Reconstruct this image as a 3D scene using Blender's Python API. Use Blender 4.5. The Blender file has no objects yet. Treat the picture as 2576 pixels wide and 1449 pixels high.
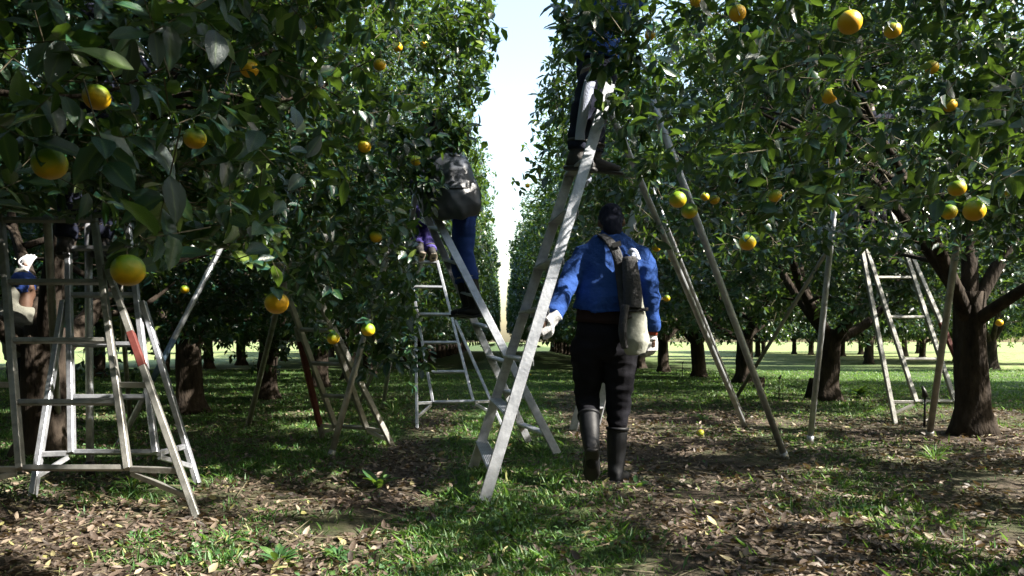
import bpy, math, random
import numpy as np
from mathutils import Vector, Matrix, noise
random.seed(7)
rng = np.random.default_rng(11)
S = bpy.context.scene
COL = S.collection
R = math.radians

# ------------------------------------------------------------------ camera, sky, sun, exposure
CAM = Vector((0, 0, .86)); F = 2022.0; VX, VY = 1265.0, 860.0
cd = bpy.data.cameras.new('camera'); cam = bpy.data.objects.new('camera', cd); COL.objects.link(cam)
cam.location = CAM; cam.rotation_euler = (R(90), 0, 0)
cd.sensor_width = 36; cd.lens = 36 * F / 2576
cd.shift_x = (1288 - VX) / 2576; cd.shift_y = (VY - 724.5) / 2576
cd.clip_start = .05; cd.clip_end = 3000
cd.dof.use_dof = True; cd.dof.focus_distance = 4.8; cd.dof.aperture_fstop = 9.0
S.camera = cam
SUN_DIR = Vector((.86, -.22, 0)).normalized() * math.cos(R(41)) + Vector((0, 0, math.sin(R(41))))
W = bpy.data.worlds.new('World'); S.world = W; W.use_nodes = True
nt = W.node_tree; bg = nt.nodes['Background']; bg.inputs['Strength'].default_value = .10
sky = nt.nodes.new('ShaderNodeTexSky'); sky.sky_type = 'NISHITA'; sky.sun_disc = False
sky.sun_elevation = R(41); sky.sun_rotation = math.atan2(SUN_DIR.x, SUN_DIR.y)
sky.air_density = 1.5; sky.dust_density = 2.2; sky.ozone_density = .4
nt.links.new(sky.outputs[0], bg.inputs[0])
sl = bpy.data.lights.new('sun', 'SUN'); sl.energy = 5.0; sl.angle = R(.5); sl.color = (1, .93, .82)
sun = bpy.data.objects.new('sun', sl); COL.objects.link(sun)
sun.rotation_euler = SUN_DIR.to_track_quat('Z', 'Y').to_euler()
S.view_settings.view_transform = 'Standard'; S.view_settings.look = 'None'
S.view_settings.exposure = 2.1; S.view_settings.gamma = 1; S.view_settings.use_curve_mapping = False
S.cycles.max_bounces = 5; S.cycles.diffuse_bounces = 3; S.cycles.glossy_bounces = 2
S.cycles.transmission_bounces = 3; S.cycles.transparent_max_bounces = 4
S.cycles.caustics_reflective = False; S.cycles.caustics_refractive = False
S.cycles.use_denoising = True

def P(px, py, Y):            # photograph position at a given distance -> point in the place
    return Vector(((px - VX) / F * Y, Y, CAM.z - (py - VY) / F * Y))
def G(px, py):               # same, on the ground
    Y = F * CAM.z / (py - VY)
    return Vector(((px - VX) / F * Y, Y, 0))

# ------------------------------------------------------------------ materials
def mat(name, col, rough=.6, metal=0, spec=.5, noise_scale=0, col2=None, bump=0, bscale=40, stretch=None, lo=.35, hi=.65):
    m = bpy.data.materials.new(name); m.use_nodes = True
    n = m.node_tree.nodes; l = m.node_tree.links; b = n['Principled BSDF']
    b.inputs['Base Color'].default_value = (*col, 1); b.inputs['Roughness'].default_value = rough
    b.inputs['Metallic'].default_value = metal; b.inputs['Specular IOR Level'].default_value = spec
    tc = n.new('ShaderNodeTexCoord'); mp = n.new('ShaderNodeMapping'); l.new(tc.outputs['Object'], mp.inputs[0])
    if stretch: mp.inputs['Scale'].default_value = stretch
    if col2:
        t = n.new('ShaderNodeTexNoise'); t.inputs['Scale'].default_value = noise_scale; t.inputs['Detail'].default_value = 8
        t.inputs['Roughness'].default_value = .65
        l.new(mp.outputs[0], t.inputs['Vector'])
        r = n.new('ShaderNodeValToRGB'); r.color_ramp.elements[0].position = lo; r.color_ramp.elements[1].position = hi
        r.color_ramp.elements[0].color = (*col, 1); r.color_ramp.elements[1].color = (*col2, 1)
        l.new(t.outputs[0], r.inputs[0]); l.new(r.outputs[0], b.inputs['Base Color'])
    if bump:
        t = n.new('ShaderNodeTexNoise'); t.inputs['Scale'].default_value = bscale; t.inputs['Detail'].default_value = 6
        l.new(mp.outputs[0], t.inputs['Vector'])
        bp = n.new('ShaderNodeBump'); bp.inputs['Strength'].default_value = bump; bp.inputs['Distance'].default_value = .02
        l.new(t.outputs[0], bp.inputs['Height']); l.new(bp.outputs[0], b.inputs['Normal'])
    return m

def leaf_mat(name, stops, rough=.30, trans=.21, tcol=(.17, .30, .03), island=True, mid=(.13, .20, .06)):
    m = bpy.data.materials.new(name); m.use_nodes = True
    n = m.node_tree.nodes; l = m.node_tree.links; b = n['Principled BSDF']; out = n['Material Output']
    if island: g = n.new('ShaderNodeNewGeometry'); rnd = g.outputs['Random Per Island']
    else: g = n.new('ShaderNodeObjectInfo'); rnd = g.outputs['Random']
    r = n.new('ShaderNodeValToRGB')
    while len(r.color_ramp.elements) < len(stops): r.color_ramp.elements.new(.5)
    for e, (p, c) in zip(r.color_ramp.elements, stops): e.position = p; e.color = (*c, 1)
    l.new(rnd, r.inputs[0]); c = r.outputs[0]
    if mid:
        a = n.new('ShaderNodeAttribute'); a.attribute_name = 'mid'
        pw = n.new('ShaderNodeMath'); pw.operation = 'POWER'; pw.inputs[1].default_value = 7; l.new(a.outputs['Fac'], pw.inputs[0])
        ml = n.new('ShaderNodeMath'); ml.operation = 'MULTIPLY'; ml.inputs[1].default_value = .55; l.new(pw.outputs[0], ml.inputs[0])
        mx = n.new('ShaderNodeMix'); mx.data_type = 'RGBA'; l.new(ml.outputs[0], mx.inputs[0]); l.new(c, mx.inputs[6])
        mx.inputs[7].default_value = (*mid, 1); c = mx.outputs[2]
    tc = n.new('ShaderNodeTexCoord'); t = n.new('ShaderNodeTexNoise'); t.inputs['Scale'].default_value = 60; t.inputs['Detail'].default_value = 3
    l.new(tc.outputs['Object'], t.inputs['Vector'])
    bp = n.new('ShaderNodeBump'); bp.inputs['Strength'].default_value = .35; bp.inputs['Distance'].default_value = .006
    l.new(t.outputs[0], bp.inputs['Height']); l.new(bp.outputs[0], b.inputs['Normal'])
    l.new(c, b.inputs['Base Color']); b.inputs['Roughness'].default_value = rough; b.inputs['Specular IOR Level'].default_value = .52
    if trans:
        tr = n.new('ShaderNodeBsdfTranslucent'); tr.inputs[0].default_value = (*tcol, 1)
        ms = n.new('ShaderNodeMixShader'); ms.inputs[0].default_value = trans
        l.new(b.outputs[0], ms.inputs[1]); l.new(tr.outputs[0], ms.inputs[2]); l.new(ms.outputs[0], out.inputs[0])
    return m

LST = [(0, (.005, .021, .021)), (.35, (.007, .033, .029)), (.7, (.011, .048, .032)), (.92, (.024, .078, .030)), (.975, (.12, .17, .035))]
M = {}
M['leaf'] = leaf_mat('citrus_leaf', LST)
M['leaf_one'] = leaf_mat('citrus_leaf_single', LST[:4] + [(.985, (.20, .26, .05))], island=False, rough=.3)
M['bark'] = mat('bark', (.014, .011, .009), .95, col2=(.050, .039, .030), noise_scale=11, spec=.15, bump=1.0, bscale=30, stretch=(1, 1, .35))
M['twig'] = mat('twig', (.10, .085, .05), .8)
M['alu'] = mat('aluminium', (.30, .315, .35), .42, metal=.65, noise_scale=14, col2=(.50, .52, .56), bump=.12, bscale=60)
M['alu_dull'] = mat('weathered_aluminium', (.20, .20, .185), .45, metal=.6, noise_scale=10, col2=(.36, .355, .33), bump=.15, bscale=60)
M['red'] = mat('red_paint', (.085, .012, .009), .75, noise_scale=25, col2=(.12, .03, .022), lo=.4, hi=.7)
M['blue'] = mat('blue_paint', (.03, .08, .16), .7, noise_scale=25, col2=(.10, .15, .20))
M['rubber'] = mat('rubber', (.012, .012, .013), .5)
M['soil'] = None
M['litter'] = leaf_mat('dry_leaf', [(0, (.022, .016, .012)), (.4, (.06, .043, .032)), (.7, (.12, .088, .066)), (.9, (.24, .19, .14)), (.99, (.24, .23, .08))], rough=.6, trans=.1, tcol=(.3, .2, .08), mid=None)
M['grass'] = leaf_mat('grass_blade', [(0, (.03, .085, .022)), (.5, (.055, .155, .035)), (.85, (.10, .20, .045)), (.97, (.28, .27, .10))], rough=.5, trans=.3, tcol=(.2, .38, .05), mid=None)
M['weed'] = leaf_mat('weed_leaf', [(0, (.02, .065, .022)), (.6, (.035, .10, .03)), (1, (.08, .16, .04))], rough=.5, trans=.25, mid=(.14, .24, .09))
M['blue_cloth'] = mat('blue_cotton', (.015, .044, .17), .9, spec=.12, noise_scale=4, col2=(.024, .064, .225), bump=.6, bscale=28)
M['navy'] = mat('navy_cloth', (.008, .011, .026), .9, spec=.2, noise_scale=6, col2=(.011, .013, .026), bump=.3, bscale=200)
M['black_cloth'] = mat('black_cloth', (.0045, .0045, .007), .9, spec=.15, noise_scale=6, col2=(.008, .008, .012), bump=.3, bscale=200)
M['brown_cloth'] = mat('dark_brown_cloth', (.020, .010, .009), .9, spec=.2, bump=.2, bscale=200)
M['jeans'] = mat('blue_trousers', (.02, .045, .20), .9, spec=.2, noise_scale=6, col2=(.03, .07, .27), bump=.3, bscale=200)
M['purple'] = mat('violet_cloth', (.05, .04, .20), .9, spec=.2, noise_scale=12, col2=(.11, .09, .30), bump=.3, bscale=150)
M['white_cloth'] = mat('white_cloth', (.38, .42, .54), .9, spec=.2, bump=.3, bscale=120)
M['glove'] = mat('grey_white_glove', (.50, .50, .52), .9, spec=.2, noise_scale=25, col2=(.66, .66, .68), bump=.4, bscale=260)
M['orange_cloth'] = mat('orange_cuff', (.30, .05, .02), .9)
M['skin'] = mat('skin', (.075, .04, .026), .55, noise_scale=12, col2=(.10, .055, .036))
M['boot'] = mat('rubber_boot', (.005, .006, .008), .42, spec=.25, noise_scale=7, col2=(.011, .012, .015), bump=.1, bscale=30); M['boot'].node_tree.nodes['Principled BSDF'].inputs['Roughness'].default_value = .55
M['hair'] = mat('hair', (.008, .007, .006), .7)
M['shoe'] = mat('work_shoe', (.014, .013, .013), .7, noise_scale=20, col2=(.03, .027, .025), bump=.3, bscale=60)
M['sole'] = mat('pale_sole', (.33, .28, .22), .8)
M['tan'] = mat('pale_shirt', (.12, .12, .10), .9, bump=.2, bscale=100)
M['canvas'] = mat('grey_canvas', (.24, .25, .21), .85, noise_scale=9, col2=(.34, .35, .30), bump=.2, bscale=60)
M['dark_canvas'] = mat('dark_canvas', (.012, .013, .016), .75, noise_scale=12, col2=(.03, .03, .033), bump=.5, bscale=60)
M['poly'] = mat('grey_black_plastic', (.035, .04, .052), .38, noise_scale=1.2, col2=(.065, .072, .088), bump=.15, bscale=6)

def orange_mat():
    m = bpy.data.materials.new('orange_peel'); m.use_nodes = True
    n = m.node_tree.nodes; l = m.node_tree.links; b = n['Principled BSDF']
    tc = n.new('ShaderNodeTexCoord'); sp = n.new('ShaderNodeSeparateXYZ'); l.new(tc.outputs['Generated'], sp.inputs[0])
    t = n.new('ShaderNodeTexNoise'); t.inputs['Scale'].default_value = 2.2; l.new(tc.outputs['Generated'], t.inputs['Vector'])
    at = n.new('ShaderNodeAttribute'); at.attribute_type = 'OBJECT'; at.attribute_name = 'green'
    a = n.new('ShaderNodeMath'); a.operation = 'MULTIPLY_ADD'; l.new(t.outputs[0], a.inputs[0]); a.inputs[1].default_value = .5; l.new(sp.outputs[2], a.inputs[2])
    a2 = n.new('ShaderNodeMath'); a2.operation = 'ADD'; l.new(a.outputs[0], a2.inputs[0]); l.new(at.outputs['Fac'], a2.inputs[1])
    r = n.new('ShaderNodeValToRGB'); cr = r.color_ramp
    cr.elements[0].position = .35; cr.elements[0].color = (.80, .40, .010, 1)
    cr.elements[1].position = 1.0; cr.elements[1].color = (.16, .28, .015, 1)
    e = cr.elements.new(.62); e.color = (.78, .47, .010, 1)
    e = cr.elements.new(.82); e.color = (.42, .40, .015, 1)
    mr = n.new('ShaderNodeMath'); mr.operation = 'MULTIPLY'; l.new(a2.outputs[0], mr.inputs[0]); mr.inputs[1].default_value = .88
    l.new(mr.outputs[0], r.inputs[0]); l.new(r.outputs[0], b.inputs['Base Color'])
    b.inputs['Roughness'].default_value = .42
    t2 = n.new('ShaderNodeTexVoronoi'); t2.inputs['Scale'].default_value = 45; l.new(tc.outputs['Generated'], t2.inputs['Vector'])
    bp = n.new('ShaderNodeBump'); bp.inputs['Strength'].default_value = .25; bp.inputs['Distance'].default_value = .003
    l.new(t2.outputs[0], bp.inputs['Height']); l.new(bp.outputs[0], b.inputs['Normal'])
    return m
M['orange'] = orange_mat()

def soil_mat():
    m = bpy.data.materials.new('orchard_soil'); m.use_nodes = True
    n = m.node_tree.nodes; l = m.node_tree.links; b = n['Principled BSDF']
    tc = n.new('ShaderNodeTexCoord')
    def nz(s, d=8, w=0):
        t = n.new('ShaderNodeTexNoise'); t.inputs['Scale'].default_value = s; t.inputs['Detail'].default_value = d
        t.inputs['Roughness'].default_value = .65; t.inputs['Distortion'].default_value = w
        l.new(tc.outputs['Object'], t.inputs['Vector']); return t.outputs[0]
    def ramp(src, a, ca, b_, cb):
        r = n.new('ShaderNodeValToRGB'); r.color_ramp.elements[0].position = a; r.color_ramp.elements[0].color = (*ca, 1)
        r.color_ramp.elements[1].position = b_; r.color_ramp.elements[1].color = (*cb, 1); l.new(src, r.inputs[0]); return r.outputs[0]
    pale = (.36, .36, .20)  # far field colour with the brightness of sunlit ground put into it
    base = ramp(nz(7), .38, (.028, .021, .016), .64, (.12, .093, .072))
    green = ramp(nz(11), .3, (.020, .040, .012), .75, (.07, .115, .03))
    mask = ramp(nz(.55, 6, .4), .47, (0, 0, 0), .56, (1, 1, 1))
    at = n.new('ShaderNodeAttribute'); at.attribute_name = 'green'
    mm = n.new('ShaderNodeMath'); mm.operation = 'MULTIPLY'; l.new(mask, mm.inputs[0]); mm.inputs[1].default_value = .35
    ma = n.new('ShaderNodeMath'); ma.operation = 'ADD'; ma.use_clamp = True; l.new(mm.outputs[0], ma.inputs[0]); l.new(at.outputs['Fac'], ma.inputs[1])
    mx = n.new('ShaderNodeMix'); mx.data_type = 'RGBA'; l.new(ma.outputs[0], mx.inputs[0]); l.new(base, mx.inputs[6]); l.new(green, mx.inputs[7])
    a3 = n.new('ShaderNodeAttribute'); a3.attribute_name = 'pale'; m3 = n.new('ShaderNodeMix'); m3.data_type = 'RGBA'; l.new(a3.outputs['Fac'], m3.inputs[0]); l.new(mx.outputs[2], m3.inputs[6]); m3.inputs[7].default_value = (*pale, 1)
    
    l.new(ramp(nz(2.2, 10, .6), .44, (.10, .16, .04), .66, pale), m3.inputs[7]); l.new(m3.outputs[2], b.inputs['Base Color']); b.inputs['Roughness'].default_value = .95; b.inputs['Specular IOR Level'].default_value = .2
    bp = n.new('ShaderNodeBump'); bp.inputs['Strength'].default_value = .8; bp.inputs['Distance'].default_value = .04
    l.new(nz(16, 10), bp.inputs['Height']); l.new(bp.outputs[0], b.inputs['Normal'])
    return m
M['soil'] = soil_mat()

# ------------------------------------------------------------------ object helpers
def link(name, me, parent=None, loc=None):
    o = bpy.data.objects.new(name, me); COL.objects.link(o)
    if parent is not None: o.parent = parent
    if loc is not None: o.location = loc
    return o
def thing(name, label, cat, loc=(0, 0, 0), group=None, rz=0):
    o = bpy.data.objects.new(name, None); COL.objects.link(o); o.location = loc; o.rotation_euler = (0, 0, rz)
    o.empty_display_size = .1; o['label'] = label; o['category'] = cat
    if group: o['group'] = group
    return o
def tag(o, label, cat, group=None):
    o['label'] = label; o['category'] = cat
    if group: o['group'] = group
    return o
def mesh(name, V, Fc, m, smooth=True):
    me = bpy.data.meshes.new(name); me.from_pydata([tuple(v) for v in V], [], Fc); me.materials.append(m)
    if smooth: me.polygons.foreach_set('use_smooth', [True] * len(me.polygons))
    me.update(); return me
class MB:
    def __init__(s): s.V = []; s.F = []
    def add(s, V, Fc):
        k = len(s.V); s.V += [Vector(v) for v in V]; s.F += [tuple(i + k for i in f) for f in Fc]; return s
    def build(s, name, m, parent=None, smooth=True):
        V = s.V
        if parent is not None:
            inv = Matrix.Translation(-parent.matrix_basis.translation) if parent.type == 'EMPTY' else Matrix()
            V = [inv @ v for v in V]
        return link(name, mesh(name, V, s.F, m, smooth), parent)
def loft(pts, rad, side=None, seg=10, rfun=None):
    pts = [Vector(p) for p in pts]; n = len(pts); V = []; Fc = []; prev = None
    for i, p in enumerate(pts):
        t = (pts[min(i + 1, n - 1)] - pts[max(i - 1, 0)]).normalized()
        ref = Vector(side) if side is not None else (prev if prev is not None else (Vector((1, 0, 0)) if abs(t.x) < .8 else Vector((0, 1, 0))))
        s = ref - t * ref.dot(t)
        if s.length < 1e-4: s = t.orthogonal()
        s.normalize(); u = t.cross(s); prev = s
        r = rad[i] if hasattr(rad[i], '__len__') else (rad[i], rad[i])
        for k in range(seg):
            a = 2 * math.pi * k / seg; f = rfun(i, a, p) if rfun else 1
            V.append(p + (s * math.cos(a) * r[0] + u * math.sin(a) * r[1]) * f)
    for i in range(n - 1):
        for k in range(seg):
            a, b = i * seg + k, i * seg + (k + 1) % seg
            Fc.append((a, b, b + seg, a + seg))
    Fc.append(tuple(range(seg - 1, -1, -1))); Fc.append(tuple(range((n - 1) * seg, n * seg)))
    return V, Fc
def bar(p, q, w, d, ref):     # chamfered box section; w along ref, d across
    p, q = Vector(p), Vector(q); t = (q - p).normalized(); s = Vector(ref); s = s - t * s.dot(t)
    if s.length < 1e-4: s = t.orthogonal()
    s.normalize(); u = t.cross(s)
    w /= 2; d /= 2; c = min(w, d) * .22
    ring = [(w, d - c), (w - c, d), (c - w, d), (-w, d - c), (-w, c - d), (c - w, -d), (w - c, -d), (w, c - d)]
    V = [e + s * a + u * b for e in (p, q) for a, b in ring]
    Fc = [(k, (k + 1) % 8, (k + 1) % 8 + 8, k + 8) for k in range(8)] + [tuple(range(7, -1, -1)), tuple(range(8, 16))]
    return V, Fc
def ellipsoid(c, r, rot=None, su=14, sv=9):
    V = []; Fc = []; c = Vector(c); rot = rot or Matrix.Identity(3)
    for j in range(sv + 1):
        th = math.pi * (j + .02) / (sv + .04)
        for i in range(su):
            ph = 2 * math.pi * i / su
            V.append(c + rot @ Vector((r[0] * math.sin(th) * math.cos(ph), r[1] * math.sin(th) * math.sin(ph), r[2] * math.cos(th))))
    for j in range(sv):
        for i in range(su):
            a, b = j * su + i, j * su + (i + 1) % su; Fc.append((a, a + su, b + su, b))
    Fc.append(tuple(range(su))); Fc.append(tuple(range((sv + 1) * su - 1, sv * su - 1, -1)))
    return V, Fc
def fuse(name, parts, m, parent, vox=.012, smooth=4, folds=None, tidy=None):   # one continuous surface from overlapping volumes
    V = []; Fc = []
    for v, f in parts:
        k = len(V); V += v; Fc += [tuple(i + k for i in g) for g in f]
    org = parent.matrix_basis.translation
    V = [Vector(v) - org for v in V]
    ob = link(name, mesh(name, V, Fc, m), parent)
    md = ob.modifiers.new('r', 'REMESH'); md.mode = 'VOXEL'; md.voxel_size = vox; md.use_smooth_shade = True
    ms = ob.modifiers.new('s', 'SMOOTH'); ms.factor = .5; ms.iterations = smooth
    bpy.context.view_layer.update()
    dg = bpy.context.evaluated_depsgraph_get()
    me = bpy.data.meshes.new_from_object(ob.evaluated_get(dg)); ob.modifiers.clear(); ob.data = me
    if not me.materials: me.materials.append(m)
    if folds:
        nr = [v.normal.copy() for v in me.vertices]
        for v, nn in zip(me.vertices, nr): v.co += nn * folds(v.co + org)
    me.polygons.foreach_set('use_smooth', [True] * len(me.polygons)); me.update()
    return ob
def fold_fn(amp, sx=7, sz=16, seed=0):
    def f(p):
        q = Vector((p.x * sx + seed + p.z * sx * .5, p.y * sx, p.z * sz)); a = noise.noise(q)
        return amp * (1 - 2.2 * abs(a)) + amp * .5 * noise.noise(q * 2.3) - amp * .5
    return f

# ------------------------------------------------------------------ leaves in bulk (numpy)
def tmpl(kind):
    if kind == 8:
        v = np.array([[0, 0, 0], [-.5, .34, .10], [0, .34, 0], [.5, .34, .10], [-.37, .72, .09], [0, .72, 0], [.37, .72, .09], [0, 1, 0]])
        t = [(0, 2, 1), (0, 3, 2), (1, 2, 5), (1, 5, 4), (2, 3, 6), (2, 6, 5), (4, 5, 7), (5, 6, 7)]; mid = [1, 0, 1, 0, 0, 1, 0, 1]
    elif kind == 4:
        v = np.array([[0, 0, 0], [-.5, .45, .12], [0, .5, 0], [.5, .45, .12], [0, 1, 0]]); t = [(0, 2, 1), (0, 3, 2), (1, 2, 4), (2, 3, 4)]; mid = [1, 0, 1, 0, 1]
    else:
        v = np.array([[0, 0, 0], [-.5, .45, .1], [0, 1, 0], [.5, .45, .1]]); t = [(0, 2, 1), (0, 3, 2)]; mid = [0, 0, 0, 0]
    return v, np.array(t), np.array(mid, float)
def leaf_arrays(kind, pos, tdir, nrm, length, width, curl):
    T, tri, mid = tmpl(kind); N = len(pos); nv = len(T)
    s = np.cross(tdir, nrm); s /= np.linalg.norm(s, axis=1, keepdims=True) + 1e-9
    nn = np.cross(s, tdir)
    u = T[:, 0][None, :] * width[:, None]; v = T[:, 1][None, :] * length[:, None]
    w = T[:, 2][None, :] * width[:, None] * 1.6 - curl[:, None] * (T[:, 1] ** 2)[None, :] * length[:, None]
    V = pos[:, None, :] + s[:, None, :] * u[..., None] + tdir[:, None, :] * v[..., None] + nn[:, None, :] * w[..., None]
    return V.reshape(-1, 3), (tri[None] + (np.arange(N) * nv)[:, None, None]).reshape(-1, 3), np.tile(mid, N)
def bulk(name, kind, pos, tdir, nrm, length, width, curl, m, extra=None, fine=None):
    if fine is None: V, Tt, md = leaf_arrays(kind, pos, tdir, nrm, length, width, curl)
    else:
        c = ~fine; V, Tt, md = leaf_arrays(kind, pos[c], tdir[c], nrm[c], length[c], width[c], curl[c])
        V2, T2, m2 = leaf_arrays(8, pos[fine], tdir[fine], nrm[fine], length[fine], width[fine], curl[fine])
        Tt = np.vstack([Tt, T2 + len(V)]); V = np.vstack([V, V2]); md = np.concatenate([md, m2])
    nl = len(Tt)
    if extra is not None and len(extra[0]):
        k = len(V); V = np.vstack([V, extra[0]]); Tt = np.vstack([Tt, extra[1] + k]); md = np.concatenate([md, np.zeros(len(extra[0]))])
    me = bpy.data.meshes.new(name); me.vertices.add(len(V)); me.vertices.foreach_set('co', V.astype(np.float32).ravel())
    me.loops.add(len(Tt) * 3); me.loops.foreach_set('vertex_index', Tt.astype(np.int32).ravel())
    me.polygons.add(len(Tt)); me.polygons.foreach_set('loop_start', (np.arange(len(Tt)) * 3).astype(np.int32))
    me.polygons.foreach_set('use_smooth', np.ones(len(Tt), bool))
    me.materials.append(m)
    if len(Tt) > nl:
        me.materials.append(M['twig']); mi = np.zeros(len(Tt), np.int32); mi[nl:] = 1; me.polygons.foreach_set('material_index', mi)
    at = me.attributes.new('mid', 'FLOAT', 'POINT'); at.data.foreach_set('value', md.astype(np.float32))
    me.update(calc_edges=True); return me
def unit(a): return a / (np.linalg.norm(a, axis=-1, keepdims=True) + 1e-9)
def project(p): return VX + p[:, 0] / p[:, 1] * F, VY - (p[:, 2] - CAM.z) / p[:, 1] * F
def twigs(a, b, r):            # thin three-sided sticks a -> b
    d = unit(b - a); s = unit(np.cross(d, np.array([.3, .5, .81]))); u = np.cross(d, s); n = len(a)
    V = []
    for e, k in ((a, 1), (b, .5)):
        for j in range(3):
            c, q = math.cos(j * 2.094), math.sin(j * 2.094); V.append(e + (s * c + u * q) * r * k)
    V = np.stack(V, 1).reshape(-1, 3)
    t = np.array([(0, 1, 4), (0, 4, 3), (1, 2, 5), (1, 5, 4), (2, 0, 3), (2, 3, 5)])
    return V, (t[None] + (np.arange(n) * 6)[:, None, None]).reshape(-1, 3)

def make_shoots(c, n):         # clump centres -> shoots around them; c has centre, outward direction
    k = rng.integers(0, len(c[0]), n); p = c[0][k] + rng.normal(0, 1, (n, 3)) * c[2][k][:, None] * np.array([1, 1, .75])
    return p, c[1][k]
def make_leaves(p, out, L=.088, per=7):
    n = len(p); d = unit(out * .7 + rng.normal(0, .55, (n, 3)) + np.array([0, 0, .05])); ln = rng.uniform(.09, .2, n)
    a = p; b = p + d * ln[:, None]
    k = np.repeat(np.arange(n), per); j = np.tile(np.arange(per), n); f = (j + rng.uniform(0, .6, n * per)) / per
    ang = j * 2.4 + np.repeat(rng.uniform(0, 6.28, n), per)
    s = unit(np.cross(d, np.array([.2, .1, 1.0]))); u = np.cross(d, s)
    radial = s[k] * np.cos(ang)[:, None] + u[k] * np.sin(ang)[:, None]
    t = unit(d[k] * (.35 + .5 * f)[:, None] + radial * .85 + np.array([0, 0, -.25]) + rng.normal(0, .18, (n * per, 3)))
    pos = a[k] + d[k] * (ln[k] * (.15 + .85 * f))[:, None]
    nr = np.array([0, 0, 1.0]) + .55 * out[k] + rng.normal(0, .38, (n * per, 3))
    length = L * rng.uniform(.65, 1.3, n * per); width = length * rng.uniform(.42, .58, n * per); curl = rng.uniform(-.02, .28, n * per)
    return pos, t, unit(nr - t * np.sum(nr * t, 1, keepdims=True)), length, width, curl, (a - d * .12, b)

def crown_clumps(n, rin, rout, ry, zb, zt, x0=0, y0=0, shell=.75, sigma=.2, low=.25):
    # clumps through the outer shell of a citrus crown; +x side radius rin
    out = []; tries = 0
    while len(out) < n and tries < n * 30:
        tries += 1
        ph = random.uniform(0, 2 * math.pi); h = random.random()
        q = random.random()
        zc = zb + (zt - zb) * (h ** .9)
        hh = (zc - zb) / (zt - zb)
        prof = (1 - max(0, (hh - .55) / .45) ** 2.4 * .75) * (.80 + .20 * min(1, hh / .35))
        rx = rin if math.cos(ph) > 0 else rout
        cs, sn = math.cos(ph), math.sin(ph)
        base = (abs(cs / rx) ** 2.6 + abs(sn / ry) ** 2.6) ** (-1 / 2.6) * prof
        if q < .70: depth = random.random() ** 1.4 * shell / base; rr = base * (1 - depth)
        elif q < .90: rr = base * math.sqrt(random.random()); zc = zt - random.random() ** 1.3 * .9 - (rr / base) ** 3 * .7   # top
        else: rr = base * math.sqrt(random.uniform(.1, 1)); zc = zb + random.uniform(low, .9)      # underside
        lump = 1 + .13 * noise.noise(Vector((cs * 2.2 + x0 * 3.1, sn * 2.2 + y0, zc * 1.1)))
        x, y = cs * rr * lump, sn * rr * lump
        o = Vector((x / rx ** 2, y / ry ** 2, .05 * (zc - (zb + zt) / 2)))
        if q >= .7 and q < .9: o = Vector((x * .03, y * .03, .3))
        if o.length < 1e-3: o = Vector((0, 0, 1))
        o.normalize(); out.append((x, y, zc, *o, sigma * random.uniform(.7, 1.4)))
    a = np.array(out); return a[:, :3], a[:, 3:6], a[:, 6]

# picture outlines used to prune the alley faces and the skirts of the nearest crowns
LIM_L = np.array([(-400, 520), (0, 535), (230, 560), (290, 640), (400, 730), (460, 640), (560, 640), (640, 690), (740, 790), (800, 870), (900, 905), (1000, 880), (1040, 820), (1055, 560), (1080, 392), (1260, 385)], float)
LIM_R = np.array([(1265, 300), (1430, 190), (1525, 205), (1560, 470), (1680, 500), (1760, 560), (1900, 600), (2050, 545), (2200, 520), (2350, 560), (2480, 600), (2700, 600)], float)
LIM_R2 = np.array([(1265, 900), (1500, 800), (1600, 640), (1800, 700), (2100, 640), (2600, 660)], float)
GAP_L = np.array([(-900, 1275), (0, 1258), (100, 1262), (200, 1240), (300, 1205), (400, 1225), (600, 1245), (860, 1260)], float)
GAP_R = np.array([(-900, 1460), (0, 1405), (80, 1385), (200, 1355), (330, 1320), (400, 1292), (600, 1285), (860, 1270)], float)
SHAFTS = [((-2.0, 3.45, 0), .12), ((.9, 3.6, 0), .07), ((1.35, 4.9, 0), .10), ((.75, 5.6, 0), .09), ((1.9, 4.5, 0), .06), ((.3, 3.4, 0), .06), ((-2.4, 9.3, 0), .2), ((-1.9, 8.2, 0), .2), ((-4.6, 9.2, 0), .2), ((-3.2, 7.6, 0), .16), ((3.3, 5.0, 0), .09), ((-1.0, 3.02, 0), .16), ((-1.45, 3.0, 0), .12), ((-.6, 3.0, 0), .10), ((-1.85, 4.9, 0), .12), ((-1.2, 5.1, 0), .08), ((-1.75, 3.7, 0), .20), ((-1.35, 3.35, 0), .22), ((-.95, 3.25, 0), .16), ((-.55, 3.5, 0), .13), ((-2.1, 4.2, 0), .16), ((-1.6, 4.6, 0), .12), ((-1.1, 4.2, 0), .12), ((-1.9, 5.4, 0), .14), ((-.5, 4.5, 0), .10),
          ((-2.6, 4.6, .3), .13), ((-2.3, 4.9, .8), .12), ((-2.8, 6.0, .3), .14), ((.35, 4.55, 1.03), .07), ((.50, 4.75, 1.27), .06), ((.62, 4.8, .55), .05), ((.08, 4.45, .75), .10), ((.17, 4.5, 1.1), .07), ((.45, 4.85, 1.9), .08), ((.86, 4.7, .95), .05),
          ((1.0, 4.2, 0), .09), ((1.5, 6.1, 0), .12), ((2.1, 5.3, 0), .08), ((2.9, 5.9, 0), .13), ((1.7, 3.8, 0), .07), ((0, 6.6, 0), .10), ((-.4, 7.4, 0), .14), ((-1.0, 6.6, .1), .13), ((-1.4, 6.4, .3), .10), ((-3.6, 9.5, .45), .12), ((4.2, 7.3, 1.1), .07), ((1.2, 8.3, 0), .15), ((2.6, 7.6, 0), .12)]   # gaps in the crowns where flecks of sun come through
SD_ = np.array(SUN_DIR)
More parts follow.
